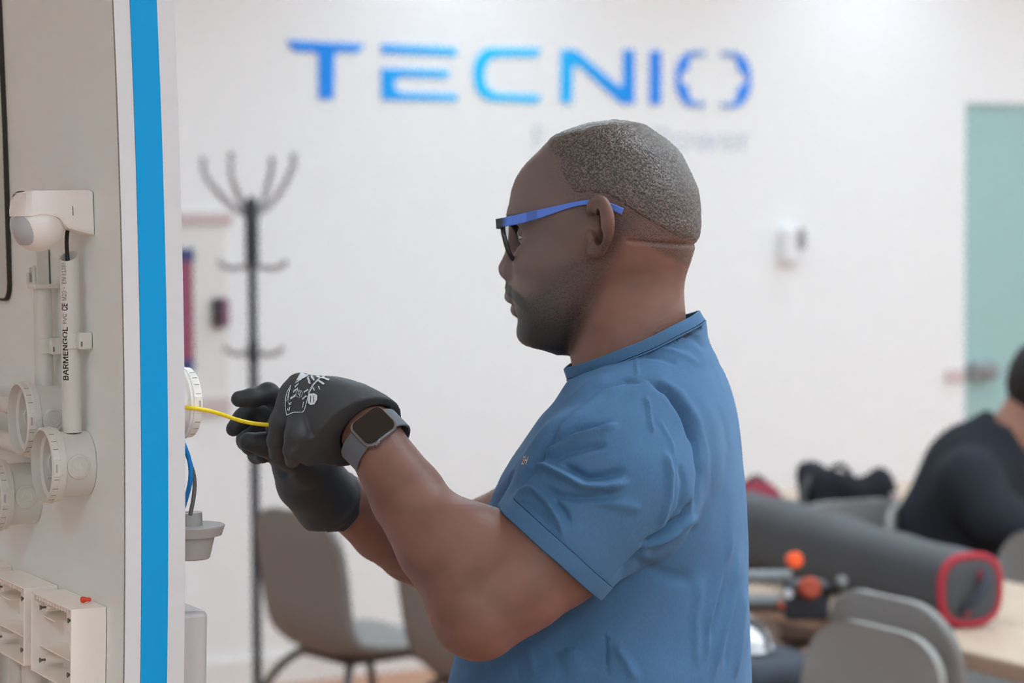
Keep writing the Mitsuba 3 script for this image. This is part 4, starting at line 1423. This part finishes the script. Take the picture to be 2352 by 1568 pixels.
bsdf('shirt', {'type': 'twosided', 'nested': {'type': 'bumpmap', 'arbitrary': mikit.proc(lambda p, n, uv: mikit.noise(p.x * 1100, p.y * 1100, p.z * 500), eps=4e-4), 'scale': .00012,
     'bsdf': {'type': 'principled', 'base_color': mikit.proc(f_shirt), 'roughness': .85, 'specular': .2, 'sheen': .4}}})
principled('emblem', rgb(200, 176, 150), .6, .3)
principled('thread', rgb(140, 176, 212), .7, .3)
HEM = P(1262, 1273, 2.40)
SHO = P(1478, 1000, 2.50)
HAX = (HEM - SHO) * [1, .1, 1]
HAX /= np.linalg.norm(HAX)
HEM_R = P(1290, 1160, 2.80)
SHO_R = P(1460, 1010, 2.76)
HAX_R = (HEM_R - SHO_R) / np.linalg.norm(HEM_R - SHO_R)
COL_C = P(1457, 797, 2.590)
COL_U = (P(1611, 731, 2.590) - P(1303, 862, 2.590))
COL_L = np.linalg.norm(COL_U) / 2
COL_U /= 2 * COL_L
COL_V = np.array([0, -1.0, 0])
COL_V -= COL_U * (COL_V @ COL_U)
COL_V /= np.linalg.norm(COL_V)
COL_N = np.cross(COL_U, COL_V)
COL_N = COL_N if COL_N[2] > 0 else -COL_N
COL_W = .0765


def sleeve(p, sho, mid, hem, ax, r):
    d = chain(p, [(sho, r[0]), (mid, r[1]), (hem + ax * .02, r[2])], .02)
    return d, (p - hem) @ ax


def shirt_sdf(p):
    d = torso(p)
    a, ca = sleeve(p, SHO, P(1386, 1112, 2.44), HEM, HAX, (.063, .080, .0675))
    a = smin(a, cone(p, P(1520, 1060, 2.50), P(1440, 1120, 2.46), .060, .078), .03)
    b, cb = sleeve(p, SHO_R, P(1380, 1090, 2.785), HEM_R, HAX_R, (.062, .072, .064))
    kk = np.interp(p[:, 2], [SHO[2] - .11, SHO[2] - .02], [.005, .020])
    armhole = smin(d, smax(a, ca, .002), kk)
    armhole = smin(armhole, smax(b, cb, .002), .03)
    d = armhole
    inner = np.maximum(cone(p, HEM - HAX * .06, HEM + HAX * .05, .0600, .0606), -(ca + .014))
    d = smax(d, -inner, .001)
    inner = np.maximum(cone(p, HEM_R - HAX_R * .06, HEM_R + HAX_R * .05, .0585, .0590), -(cb + .014))
    d = smax(d, -inner, .001)
    # neck opening
    q = p - COL_C
    e = (np.sqrt((q @ COL_U / COL_L) ** 2 + (q @ COL_V / COL_W) ** 2) - 1) * COL_W
    h = q @ COL_N
    d = smax(d, h + .001, .006)
    return smax(d, -np.maximum(e + .004, -(h + .008)), .003)


sm = nets(shirt_sdf, [P(1000, 900, 2.6)[0] - .03, 2.30, 1.06], [P(1740, 900, 2.6)[0] + .02, 2.98, 1.56], .0027)


def C5(pts):
    """Points traced in an enlargement of the shirt."""
    return [(1100 + x / 1.806, 700 + y / 1.806) for x, y in pts]


FOLDS = [  # (line, width in pixels, height in mm)
    (C5([(640, 318), (690, 303), (780, 350), (850, 440), (895, 560), (912, 700), (900, 820), (872, 900)]), 5, -2.6),
    (C5([(700, 310), (800, 370), (862, 470), (905, 600)]), 13, -1.8),
    (C5([(720, 300), (830, 370), (900, 480), (935, 620), (940, 760)]), 13, 1.6),
    (C5([(720, 320), (600, 312), (500, 350), (400, 420), (330, 490), (290, 580), (250, 650)]), 7, -2.8),
    (C5([(620, 335), (510, 370), (420, 440), (350, 515), (318, 590)]), 12, 2.0),
    (C5([(560, 285), (460, 330), (380, 390), (310, 460)]), 12, 1.6),
    (C5([(655, 150), (656, 310)]), 3, .9),
    (C5([(255, 640), (380, 560), (480, 530), (590, 485)]), 9, 3.2),
    (C5([(290, 600), (400, 520), (500, 495), (560, 470)]), 9, -2.0),
    (C5([(260, 665), (360, 610), (450, 590), (540, 575)]), 11, -2.6),
    (C5([(185, 690), (280, 672), (360, 712), (430, 752), (530, 755), (640, 730)]), 10, 4.2),
    (C5([(330, 655), (400, 690), (450, 715), (520, 712), (620, 680)]), 11, -3.2),
    (C5([(130, 772), (230, 768), (290, 830), (330, 900), (355, 985)]), 9, 3.6),
    (C5([(250, 742), (330, 790), (400, 800), (500, 800), (600, 780)]), 10, -2.6),
    (C5([(300, 800), (350, 850), (380, 910)]), 9, -2.2),
    (C5([(70, 838), (150, 848), (220, 882), (300, 945)]), 8, 3.0),
    (C5([(130, 805), (210, 830), (270, 880), (310, 930)]), 8, -2.4),
    (C5([(100, 870), (180, 905), (270, 955), (350, 990)]), 8, -1.6),
    (C5([(470, 800), (600, 830), (690, 850)]), 16, 1.6),
    (C5([(690, 370), (705, 450), (722, 545)]), 5, 1.6),
    (C5([(740, 470), (790, 560), (812, 620)]), 6, 1.2),
    (C5([(770, 590), (790, 700), (785, 800), (745, 930)]), 9, 2.4),
    (C5([(830, 640), (850, 740), (835, 840), (770, 940)]), 9, -1.8),
    (C5([(890, 800), (850, 880), (770, 945), (700, 985), (660, 1010)]), 8, -3.6),
    (C5([(910, 860), (840, 935), (740, 990), (660, 1030)]), 8, 2.2),
    (C5([(905, 900), (800, 990), (680, 1040)]), 14, -2.0),
    (C5([(360, 300), (250, 450), (150, 600), (90, 740)]), 10, -2.4),
    (C5([(370, 400), (290, 500), (180, 640), (110, 760)]), 9, 2.6),
    (C5([(300, 560), (230, 670), (150, 760), (90, 830)]), 9, -3.4),
    (C5([(660, 180), (760, 180), (860, 215), (930, 260)]), 9, 1.2),
    (C5([(660, 200), (740, 215), (830, 250)]), 8, -1.0),
    (C5([(830, 100), (900, 140), (945, 190)]), 8, -1.4),
    (C5([(1060, 880), (1020, 1100), (960, 1300), (930, 1500)]), 10, 1.8),
    (C5([(1080, 1000), (1050, 1200), (1000, 1400), (965, 1560)]), 8, 2.6),
    (C5([(1100, 1180), (1085, 1350), (1060, 1560)]), 7, 2.6),
    (C5([(1040, 1000), (1000, 1200), (950, 1420)]), 9, -1.8),
    (C5([(1092, 1060), (1060, 1300), (1020, 1540)]), 7, -1.8),
    (C5([(930, 1120), (900, 1300), (905, 1520)]), 12, 1.2),
    (C5([(590, 1110), (550, 1180), (525, 1400), (535, 1567)]), 4, -1.2),
    (C5([(330, 1270), (370, 1400), (430, 1567)]), 26, 1.1),
    (C5([(300, 1330), (320, 1450), (360, 1567)]), 14, -.5),
    (C5([(470, 1230), (500, 1400), (530, 1560)]), 20, -.6),
    (C5([(195, 1390), (225, 1500), (245, 1567)]), 12, .6),
    (C5([(150, 1420), (170, 1567)]), 12, -.5),
    (C5([(560, 1400), (620, 1500), (650, 1567)]), 14, 2.0),
    (C5([(545, 1160), (690, 1012), (800, 925), (900, 850)]), 8, -2.6),
    (C5([(620, 1060), (780, 1120), (900, 1140)]), 20, -1.6),
]


def shirt_folds(mesh):
    v, nrm = np.array(mesh.vertices), np.array(mesh.vertex_normals)
    px = proj(v)
    facing = np.clip(-nrm[:, 1] * 1.6 + .15, 0, 1)
    sl = (v - HEM) @ HAX
    disp = np.zeros(len(v))
    for line, w, amp in FOLDS:
        disp += fold_amount(px, line, w * .82) * amp * .0025
    disp *= facing
    # soft crumple everywhere
    disp += (meshkit.fbm(v * [16, 16, 9.0], 3, 5) - .5) * .0042 + (meshkit.fbm(v * [40, 40, 22.0], 2, 8) - .5) * .0014
    near = np.linalg.norm(v - HEM, axis=1) < .11
    disp *= np.where(near, np.clip((-sl - .012) / .03, 0, 1), 1)
    return trimesh.Trimesh(v + nrm * disp[:, None], mesh.faces, process=False)


sm2 = shirt_folds(sm)
sk = part(man, 'shirt', sm2, 'shirt', True, label='blue short-sleeved T-shirt')


# collar band, sleeve hem stitch line, emblem
def band(center, u, v, n, ru, rv, h, th, k=96, flare=0.0, wob=0.0):
    rows = []
    for a in np.linspace(0, 2 * np.pi, k, endpoint=False):
        c, s = math.cos(a), math.sin(a)
        o = u * c * ru + v * s * rv
        e = o / np.linalg.norm(o)
        w = wob * math.sin(3 * a) + wob * .5 * math.sin(7 * a + 1)
        prof_ = [(0, -h / 2), (th, -h / 2 + .001), (th + flare, h / 2 - .001), (flare + th * .5, h / 2), (flare, h / 2 - .001)]
        rows.append([center + o + e * (x + w) + n * (y + w) for x, y in prof_])
    rows = np.array(rows)
    m_ = rows.shape[1]
    f = []
    for i in range(k):
        j = (i + 1) % k
        for s in range(m_):
            t = (s + 1) % m_
            f += [[i * m_ + s, j * m_ + s, j * m_ + t], [i * m_ + s, j * m_ + t, i * m_ + t]]
    m = trimesh.Trimesh(rows.reshape(-1, 3), f, process=False)
    m.fix_normals()
    return m


part(sk, 'collar', band(COL_C + COL_N * .003, COL_U, COL_V, COL_N, COL_L - .001, COL_W - .001, .0125, .0034, flare=-.001, wob=.0006), 'shirt', True)
part(sk, 'collar_seam', band(COL_C - COL_N * .0042, COL_U, COL_V, COL_N, COL_L + .002, COL_W + .002, .0022, .0016, wob=.0006), 'shirt', True)
hu_ = np.cross(HAX, [0, 1, 0])
hu_ /= np.linalg.norm(hu_)
hv_ = np.cross(HAX, hu_)
part(sk, 'sleeve_hem', band(HEM - HAX * .0095, hu_, hv_, HAX, .0672, .0672, .018, .0018, wob=.0003), 'shirt', True)


def decal(poly, f, px_to_p, direction, off, size=.0015):
    """Flat print laid on a surface: polygons in pixel coordinates are put in front of it and pushed on along a direction."""
    m = extrude(poly, .2)
    m = keep_faces(m, m.face_normals[:, 2] > .5)
    v = np.array([px_to_p(x, -y) for x, y in m.vertices[:, :2]])
    m = subdiv(trimesh.Trimesh(v, m.faces, process=False), size)
    return shrinkwrap(m, f, direction, off, 140)


em = meshkit.text_mesh('IH', 14.0, .2, bold=True)
em = keep_faces(em, em.face_normals[:, 2] > .5)
ev = np.array(em.vertices)
ev = np.array([P(1196 + x * .62 + y * .42, 1066 - y * 1.35, 2.20) for x, y in ev[:, :2]])
emb = subdiv(trimesh.Trimesh(ev, em.faces, process=False), .002)


def mesh_drop(mesh, target, direction, off):
    """Drops each vertex onto a mesh along a direction."""
    d = np.asarray(direction, float)
    d = d / np.linalg.norm(d)
    loc, ri, _ = target.ray.intersects_location(np.array(mesh.vertices), np.tile(d, (len(mesh.vertices), 1)), multiple_hits=False)
    v = np.array(mesh.vertices)
    v[ri] = loc - d * off
    hit = np.zeros(len(v), bool)
    hit[ri] = True
    return keep_faces(trimesh.Trimesh(v, mesh.faces, process=False), hit[mesh.faces].all(1))


emb = mesh_drop(emb, sm2, (P(1200, 1060, 2.5) - CAM), .0009)
part(sk, 'emblem', emb, 'emblem', False, label='small tan embroidered letters')

# ---- gloves
WL = P(850, 994, 2.45)
WLD = P(868, 1018, 2.452) - P(800, 985, 2.45)
WLD = np.array([.5, -.62, -.52])
WLD /= np.linalg.norm(WLD)


def glove_left(p):
    J = lambda *a: P(*a)
    W1 = J(806, 978, 2.452)
    d = chain(p, [(J(762, 955, 2.452), .038), (W1, .0365), (WL, .0345), (WL + WLD * .03, .0345)], .02)
    pal = None
    for k, r, w in ((J(688, 890, 2.462), .0152, .026), (J(686, 930, 2.446), .0160, .030), (J(700, 985, 2.440), .0160, .030), (J(730, 1022, 2.440), .0150, .026)):
        c = cone(p, W1 + (k - W1) * .12, k, w, r)
        pal = c if pal is None else smin(pal, c, .018)
    d = smin(d, pal, .02)
    d = smin(d, chain(p, [(J(790, 930, 2.485), .022), (J(720, 925, 2.505), .018), (J(655, 955, 2.505), .0125), (J(630, 982, 2.492), .0095)], .008), .012)
    for js in (((672, 905, 2.458, .0145), (648, 970, 2.446, .0122), (638, 1012, 2.452, .0108), (636, 1042, 2.466, .0085)),
               ((692, 945, 2.440, .0145), (682, 998, 2.416, .0120), (674, 1034, 2.420, .0105), (672, 1056, 2.436, .0080)),
               ((712, 985, 2.436, .0145), (708, 1028, 2.420, .0125), (712, 1044, 2.432, .0110), (716, 1046, 2.455, .0095)),
               ((745, 1012, 2.436, .0135), (750, 1036, 2.426, .0115), (755, 1044, 2.440, .0100), (757, 1044, 2.460, .0085))):
        fg = chain(p, [(J(*j[:3]), j[3]) for j in js], .004)
        d = smin(d, fg, .0032)
    h = (p - WL) @ WLD
    d = smax(d, h + .004, .002)
    return smax(d, -np.maximum(cone(p, WL - WLD * .03, WL + WLD * .05, .0318, .0322), -(h + .030)), .001)


WR = P(752, 1150, 2.615)
WRD = P(850, 1215, 2.655) - P(740, 1098, 2.585)
WRD /= np.linalg.norm(WRD)


def glove_right(p):
    J = lambda *a: P(*a)
    d = chain(p, [(J(690, 1052, 2.560), .030), (J(712, 1100, 2.585), .0325), (WR, .0330), (WR + WRD * .035, .0345)], .02)
    for k, r in ((J(664, 948, 2.535), .0140), (J(662, 975, 2.560), .0145), (J(650, 1010, 2.575), .0145), (J(648, 1042, 2.585), .0135)):
        d = smin(d, cone(p, J(700, 1060, 2.565), k, .026, r), .014)
    for js in (((664, 944, 2.535, .0138), (616, 903, 2.515, .0110), (578, 914, 2.504, .0100), (549, 916, 2.498, .0084)),
               ((655, 970, 2.560, .0135), (580, 938, 2.556, .0108), (556, 962, 2.552, .0100), (536, 984, 2.546, .0082)),
               ((648, 1005, 2.575, .0135), (590, 985, 2.580, .0108), (566, 1010, 2.576, .0105), (574, 1026, 2.56, .009)),
               ((645, 1040, 2.585, .0125), (600, 1034, 2.585, .0105), (590, 1044, 2.570, .0095), (604, 1046, 2.555, .0085)),
               ((704, 1078, 2.545, .0200), (655, 1040, 2.518, .0145), (606, 1020, 2.502, .0122), (570, 1014, 2.496, .0096))):
        d = smin(d, chain(p, [(J(*j[:3]), j[3]) for j in js], .004), .004)
    h = (p - WR) @ WRD
    d = d + .0035 * np.exp(-(np.linalg.norm((p - J(656, 1088, 2.53)) / [.011, .02, .0035], axis=1)) ** 2)
    d = d - .0022 * np.exp(-((h - .001) / .004) ** 2) * (p[:, 0] > WR[0])
    d = smax(d, h - .018, .005)
    return smax(d, -np.maximum(cone(p, WR - WRD * .03, WR + WRD * .05, .0305, .0315), -(h + .000)), .002)


def knit(mesh, amp=.0010):
    v, n = np.array(mesh.vertices), np.array(mesh.vertex_normals)
    d = (meshkit.fbm(v * [55, 55, 55.0], 3, 11) - .5) * amp * 1.6
    return trimesh.Trimesh(v + n * d[:, None], mesh.faces, process=False)


gl = knit(nets(glove_left, P(600, 900, 2.45) * [1, 0, 0] + [-.01, 2.37, P(0, 1085, 2.45)[2]], P(930, 900, 2.45) * [1, 0, 0] + [.02, 2.56, P(0, 835, 2.45)[2]], .0020))
gk = part(man, 'glove', gl, 'glove_knit', True, label='black knit glove with white printing')
gr_ = knit(nets(glove_right, P(500, 900, 2.5) * [1, 0, 0] + [-.01, 2.46, P(0, 1225, 2.6)[2]], P(850, 900, 2.6) * [1, 0, 0] + [.02, 2.70, P(0, 860, 2.5)[2]], .0020))
part(man, 'glove', gr_, 'glove_palm', True, label='plain black knit glove')


def G6(pts):
    """Points traced in an enlargement of the glove print, y up."""
    return [(620 + x / 6.53, -(840 + y / 6.53)) for x, y in pts]


def line(pts, w):
    return LineString(G6(pts)).buffer(w, cap_style='flat')


rng = np.random.default_rng(7)


def scribble(x0, y0, x1, y1, amp, n):
    """A row of small illegible marks."""
    t = np.linspace(0, 1, n)
    nx, ny = -(y1 - y0), x1 - x0
    l_ = math.hypot(nx, ny)
    s = np.where(np.arange(n) % 2 == 0, 1, -1) * amp * rng.uniform(.5, 1, n)
    return list(zip(x0 + (x1 - x0) * t + nx / l_ * s, y0 + (y1 - y0) * t + ny / l_ * s))


shapes = [line([(215, 768), (330, 714), (470, 708), (498, 680), (528, 560), (560, 430), (620, 312), (700, 222), (805, 178)], .85),
          line([(218, 765), (192, 660), (190, 520), (214, 418), (262, 330)], .9), line([(250, 560), (240, 470), (262, 350)], .6),
          line([(545, 425), (600, 315), (680, 228), (780, 190)], .45),
          Polygon(G6([(336, 262), (372, 190), (405, 140), (455, 102), (590, 104), (540, 170), (462, 222), (390, 250)])).difference(Point(*G6([(478, 148)])[0]).buffer(4.2).difference(Point(*G6([(478, 148)])[0]).buffer(2.4))),
          Polygon(G6([(560, 440), (640, 430), (690, 455), (694, 520), (650, 590), (590, 602), (548, 570), (548, 500)])).difference(LineString(G6([(590, 470), (590, 560)])).buffer(.7)).difference(LineString(G6([(640, 460), (640, 560)])).buffer(.7)),
          Point(*G6([(405, 445)])[0]).buffer(8.2).difference(Point(*G6([(405, 445)])[0]).buffer(7.2)),
          Point(*G6([(405, 432)])[0]).buffer(3.6).difference(Point(*G6([(405, 432)])[0]).buffer(2.2)),
          line([(425, 440), (412, 480)], .7),
          line([(270, 640), (255, 690), (235, 690), (232, 660)], .9), line([(295, 570), (255, 600), (240, 570)], .9), line([(290, 600), (250, 612)], .7)]
for a in ((510, 205, 560, 300, 16, 12), (560, 190, 620, 250, 14, 12), (640, 190, 700, 210, 12, 10), (690, 250, 780, 300, 14, 14), (740, 210, 850, 240, 12, 14), (620, 350, 640, 390, 10, 6), (700, 330, 720, 375, 8, 6),
          (330, 290, 420, 240, 8, 10), (330, 350, 380, 300, 10, 8), (310, 420, 380, 370, 14, 10), (270, 520, 350, 470, 16, 12), (460, 520, 520, 470, 12, 9), (480, 420, 540, 380, 12, 9), (480, 560, 472, 640, 5, 7), (215, 560, 250, 380, 8, 14)):
    shapes.append(LineString(G6(scribble(*a))).buffer(.72))
prn = unary_union(shapes)
pm = cat(*[decal(g, glove_left, lambda x, y: P(x, y, 2.405), [0, 1, 0], .0008) for g in getattr(prn, 'geoms', [prn])])
part(gk, 'print', pm, 'print_white', False, label='white printed size and safety marks')

# ---- trousers and shoes (below the picture)
principled('trouser', rgb(52, 56, 66), .8, .2)
principled('shoe', rgb(44, 42, 42), .5, .4)
TX = np.stack([[-math.cos(TA), math.sin(TA), 0], [-math.sin(TA), -math.cos(TA), 0], [0, 0, 1]])
hipc = P(1385, 1500, 2.63)
hipc[2] = 0


def trouser_sdf(p):
    q = (p - hipc) @ TX.T
    d = ell(q, [0, 0, 1.0], None, (.15, .185, .17))
    for s in (-1, 1):
        d = smin(d, chain(q, [([0, .09 * s, .93], .105), ([.01, .10 * s, .52], .075), ([-.02, .11 * s, .10], .062)], .03), .03)
    return np.maximum(d, np.maximum(q[:, 2] - 1.12, .045 - q[:, 2]))


part(man, 'trousers', nets(trouser_sdf, hipc + [-.3, -.3, .02], hipc + [.3, .3, 1.16], .012), 'trouser', True)
for s in (-1, 1):
    def shoe_sdf(p):
        q = (p - hipc) @ TX.T
        d = smin(ell(q, [.06, .115 * s, .035], None, (.13, .05, .05)), ell(q, [-.03, .11 * s, .07], None, (.06, .05, .06)), .03)
        return np.maximum(d, .0005 - q[:, 2])
    part(man, 'shoe', nets(shoe_sdf, hipc + [-.3, -.25, -.02], hipc + [.25, .25, .16], .008), 'shoe', True)

# ---- eyeglasses
principled('frame_black', rgb(38, 38, 40), .3, .5)


def f_temple(p, n, uv):
    f, l, z, sx, sy = _hc(p)
    c = mikit.mix(mi.Color3f(*rgb(56, 58, 66)), mi.Color3f(*rgb(86, 124, 216)), mikit.smoothstep(1150, 1168, sx))
    return c * (1 - .3 * mikit.smoothstep(1205, 1212, sx) * mikit.smoothstep(1236, 1230, sx))


principled('temple_blue', mikit.proc(f_temple), .4, .4)
bsdf('lens', {'type': 'thindielectric', 'int_ior': 1.5})
gt = thing('eyeglasses', 'eyeglasses with bright blue temples and black rims on the standing man', 'glasses')


def HW(q):
    return HO + np.asarray(q) @ HX


def rim_pts(sgn, grow=0.0, k=56):
    out = []
    for a in np.linspace(0, 2 * np.pi, k, endpoint=False):
        c, s = math.cos(a), math.sin(a)
        n = 3.2
        r = 1 / (abs(c) ** n + abs(s) ** n) ** (1 / n)
        y = r * s
        l = .0412 + (.0282 + grow) * r * c * (1 - .10 * (y < 0) * -y) * (1 - .22 * (c < 0) * max(y, 0))
        u = (540 - 553) / HS + (.0198 + grow) * y
        f = .0982 - .0040 * (l / .066) ** 2 + (u - (540 - 512) / HS) * .27
        out.append(HW([f, l * sgn, u]))
    return np.array(out)


for sgn in (1, -1):
    part(gt, 'rim', tube(rim_pts(sgn), .0027, 10, closed=True), 'frame_black', True)
    r_ = rim_pts(sgn, -.0012)
    fc_ = r_.mean(0)
    lens = trimesh.Trimesh(np.vstack([r_, fc_ + HF * .0012]), [[i, (i + 1) % len(r_), len(r_)] for i in range(len(r_))], process=False)
    part(gt, 'lens', lens, 'lens', False)
    pts, hts = [], []
    for px, py, l, hgt in ((1141, 511, .0705, 20), (1165, 507, .0735, 21), (1200, 499.5, .0765, 21.5), (1260, 484, .0795, 20), (1310, 470.5, .0815, 16), (1335, 466, .0822, 12), (1352, 464.5, .0822, 10), (1372, 467, .0815, 10), (1392, 473, .0810, 13), (1421, 486, .0800, 15)):
        pts.append(hloc(px, py, l) * [1, sgn, 1])
        hts.append(hgt / HS)
    pts, hts = spline(pts, 40), np.interp(np.linspace(0, 1, 40), np.linspace(0, 1, 10), hts)
    rows = []
    for i, (q, h) in enumerate(zip(pts, hts)):
        t = pts[min(i + 1, 39)] - pts[max(i - 1, 0)]
        t = t / np.linalg.norm(t)
        up_ = np.array([-t[2], 0, t[0]]) * (-1 if t[0] < 0 else 1)
        up_ /= np.linalg.norm(up_)
        up_ = up_ if up_[2] > 0 else -up_
        rows.append([HW(q + up_ * h * a + np.array([0, sgn * b, 0])) for a, b in ((-.5, -.0011), (.5, -.0011), (.5, .0005), (.42, .0011), (-.42, .0011), (-.5, .0005))])
    rows = np.array(rows)
    f = []
    for i in range(39):
        for s in range(6):
            t = (s + 1) % 6
            f += [[i * 6 + s, (i + 1) * 6 + s, (i + 1) * 6 + t], [i * 6 + s, (i + 1) * 6 + t, i * 6 + t]]
    f += [[0, 2, 1], [0, 3, 2], [0, 4, 3], [0, 5, 4]] + [[234, 235, 236], [234, 236, 237], [234, 237, 238], [234, 238, 239]]
    tmesh = trimesh.Trimesh(rows.reshape(-1, 3), f, process=False)
    tmesh.fix_normals()
    part(gt, 'temple', tmesh, 'temple_blue', 30, label='bright blue temple')
    part(gt, 'end_piece', place(rbox(.006, .007, .0098, .0012), frame(HW([.0955, .0685 * sgn, (540 - 513) / HS]), HF, HL, [0, 0, 1])), 'frame_black', 30)
    part(gt, 'nose_pad', place(trimesh.creation.icosphere(2, .0032), frame(HW([.0905, .0115 * sgn, (540 - 556) / HS]), HF, HL, [0, 0, 1])), 'frame_black', True)
part(gt, 'bridge', tube([HW([.0963, l, (540 - 535) / HS + .002 * (1 - (l / .013) ** 2)]) for l in np.linspace(-.013, .013, 9)], .0020, 10), 'frame_black', True)

# ---- smartwatch
wa, wb = np.array([-.0284, -.013, -.0204]), np.array([.0187, -.013, -.0178])
wa /= np.linalg.norm(wa)
wb -= wa * (wb @ wa)
wb /= np.linalg.norm(wb)
wn = np.cross(wa, wb)
wc = P(858, 980, 2.412)
WM_ = frame(wc, wa, wb, wn)
principled('watch_steel', rgb(150, 150, 152), .18, .8, metallic=.85)
principled('watch_screen', rgb(24, 22, 22), .12, .6)
principled('strap_grey', rgb(92, 96, 102), .55, .35)
wt = thing('smartwatch', "square grey smartwatch with a dark screen on the standing man's near wrist", 'watch')


def rr(w, h, r):
    return sbox(-w / 2 + r, -h / 2 + r, w / 2 - r, h / 2 - r).buffer(r, 12)


part(wt, 'case', place(bevel_extrude(rr(.0400, .0345, .0085), .0100, .0028), WM_ @ frame([0, 0, -.0065], [1, 0, 0], [0, 1, 0], [0, 0, 1])), 'watch_steel', 40)
part(wt, 'screen', place(bevel_extrude(rr(.0362, .0308, .0072), .0022, .0009), WM_ @ frame([0, 0, .0025], [1, 0, 0], [0, 1, 0], [0, 0, 1])), 'watch_screen', 40)
part(wt, 'crown', place(trimesh.creation.cylinder(.0032, .0022, sections=24), WM_ @ align([0, 1, 0], [.009, .0178, -.001])), 'watch_steel', 40)
ring_c = wc - wn * .0300
rows = []
for a in np.linspace(math.radians(28), math.radians(332), 60):
    c, s = math.cos(a), math.sin(a)
    o = wn * c * .0290 + wa * s * .0332
    e = o / np.linalg.norm(o)
    w = .0125
    rows.append([ring_c + o + e * x + wb * y for x, y in ((0, -w), (.0016, -w), (.0022, -w + .001), (.0022, w - .001), (.0016, w), (0, w))])
rows = np.array(rows)
f = []
for i in range(59):
    for s in range(6):
        t = (s + 1) % 6
        f += [[i * 6 + s, (i + 1) * 6 + s, (i + 1) * 6 + t], [i * 6 + s, (i + 1) * 6 + t, i * 6 + t]]
stm = trimesh.Trimesh(rows.reshape(-1, 3), f, process=False)
stm.fix_normals()
part(wt, 'strap', stm, 'strap_grey', 40)

# ---------------------------------------------------------------- the seated man in black at the far side of the table
principled('skin_far', rgb(150, 108, 92), .5, .4)
principled('hair_far', rgb(34, 30, 30), .6, .3)
principled('black_shirt', rgb(36, 39, 46), .85, .2)
SO = P(2268, 1180, 6.5)
SO[2] = 0
SA = math.radians(-20)
SX = np.stack([[math.cos(SA), math.sin(SA), 0], [-math.sin(SA), math.cos(SA), 0], [0, 0, 1]])   # forward (to the right), left, up


def sq(p, head=False):
    return (p - SO) @ SX.T - (np.array([.03, 0, -.06]) if head else 0)


def seat_head(p):
    q = sq(p, True)
    d = ell(q, [.14, .02, 1.22], None, (.10, .08, .125))
    d = smin(d, ell(q, [.19, .02, 1.17], None, (.06, .062, .08)), .03)
    d = smin(d, ell(q, [.245, .02, 1.19], None, (.018, .014, .02)), .012)
    for s in (-1, 1):
        d = smin(d, ell(q, [.125, .02 + .082 * s, 1.20], None, (.02, .008, .032)), .006)
    d = smin(d, chain(q, [([.07, .02, 1.16], .062), ([.0, .01, 1.04], .068)], .02), .03)
    return d


def seat_arms(p):
    q = sq(p)
    d = None
    for s in (-1, 1):
        c = chain(q, [([.12, .24 * s, .82], .045), ([.36, .16 * s, .79], .033), ([.44, .12 * s, .785], .03)], .02)
        c = smin(c, chain(q, [([.44, .12 * s, .785], .03), ([.50, .10 * s, .775], .02), ([.55, .09 * s, .765], .012)], .01), .015)
        d = c if d is None else np.minimum(d, c)
    return d


def seat_shirt(p):
    q = sq(p)
    d = chain(q, [([-.06, 0, .52], .17), ([-.07, 0, .75], .175), ([-.03, 0, .92], .15)], .05)
    d = smin(d, ell(q, [-.04, 0, .88], None, (.125, .225, .15)), .05)
    for s in (-1, 1):
        d = smin(d, chain(q, [([-.02, .19 * s, .93], .085), ([.06, .235 * s, .84], .07), ([.13, .24 * s, .81], .062)], .03), .04)
    d = smin(d, chain(q, [([.0, .005, .98], .082), ([.03, .01, 1.035], .074)], .02), .04)
    d = d + (meshkit.fbm(p * 14.0, 2, 4) - .5) * .008
    return np.maximum(smax(d, -(ell(q, [.05, .01, 1.07], None, (.062, .06, .05))), .006), .46 - q[:, 2])


def seat_hair(p):
    q = sq(p, True)
    d = ell(q, [.125, .02, 1.235], None, (.108, .088, .125))
    return smax(d, smax(q[:, 0] - .17 + (1.25 - q[:, 2]) * .4, 1.13 - q[:, 2], .02), .02) + (meshkit.fbm(p * 60.0, 2, 2) - .5) * .006


def seat_legs(p):
    q = sq(p)
    d = ell(q, [-.03, 0, .50], None, (.17, .185, .09))
    for s in (-1, 1):
        d = smin(d, chain(q, [([.0, .10 * s, .52], .085), ([.40, .13 * s, .50], .062), ([.36, .13 * s, .10], .05)], .03), .03)
    return d


lo, hi = SO + [-.5, -.6, .0], SO + [.75, .6, 1.45]
sp = thing('person', 'man in a black shirt sitting at the table, mostly cut off by the picture edge', 'person')
add(sp + '__body', cat(nets(seat_head, lo + [0, 0, .95], hi, .008), nets(seat_arms, lo + [0, 0, .6], hi - [0, 0, .4], .008)), 'skin_far', True)
part(sp, 'shirt', nets(seat_shirt, lo + [0, 0, .4], hi, .010), 'black_shirt', True, label='black shirt')
part(sp, 'hair', nets(seat_hair, lo + [0, 0, 1.0], hi, .007), 'hair_far', True)
part(sp, 'trousers', nets(seat_legs, lo, hi, .014), 'bag_navy', True)
for s in (-1, 1):
    def fshoe(p):
        q = sq(p)
        return np.maximum(smin(ell(q, [.42, .13 * s, .04], None, (.12, .05, .05)), ell(q, [.36, .13 * s, .07], None, (.06, .05, .06)), .03), .001 - q[:, 2])
    part(sp, 'shoe', nets(fshoe, lo - [0, 0, .03], hi - [0, 0, 1.2], .012), 'black_cloth', True)
ca_, cb_ = SO @ E1, SO @ E2
ang_ = math.degrees(SA) - math.degrees(PHI)
cd = np.array([math.cos(math.radians(ang_)), math.sin(math.radians(ang_))])
chair(ca_ - .02 * cd[0], cb_ - .02 * cd[1], ang_, 'grey shell chair that the man in the black shirt sits on')
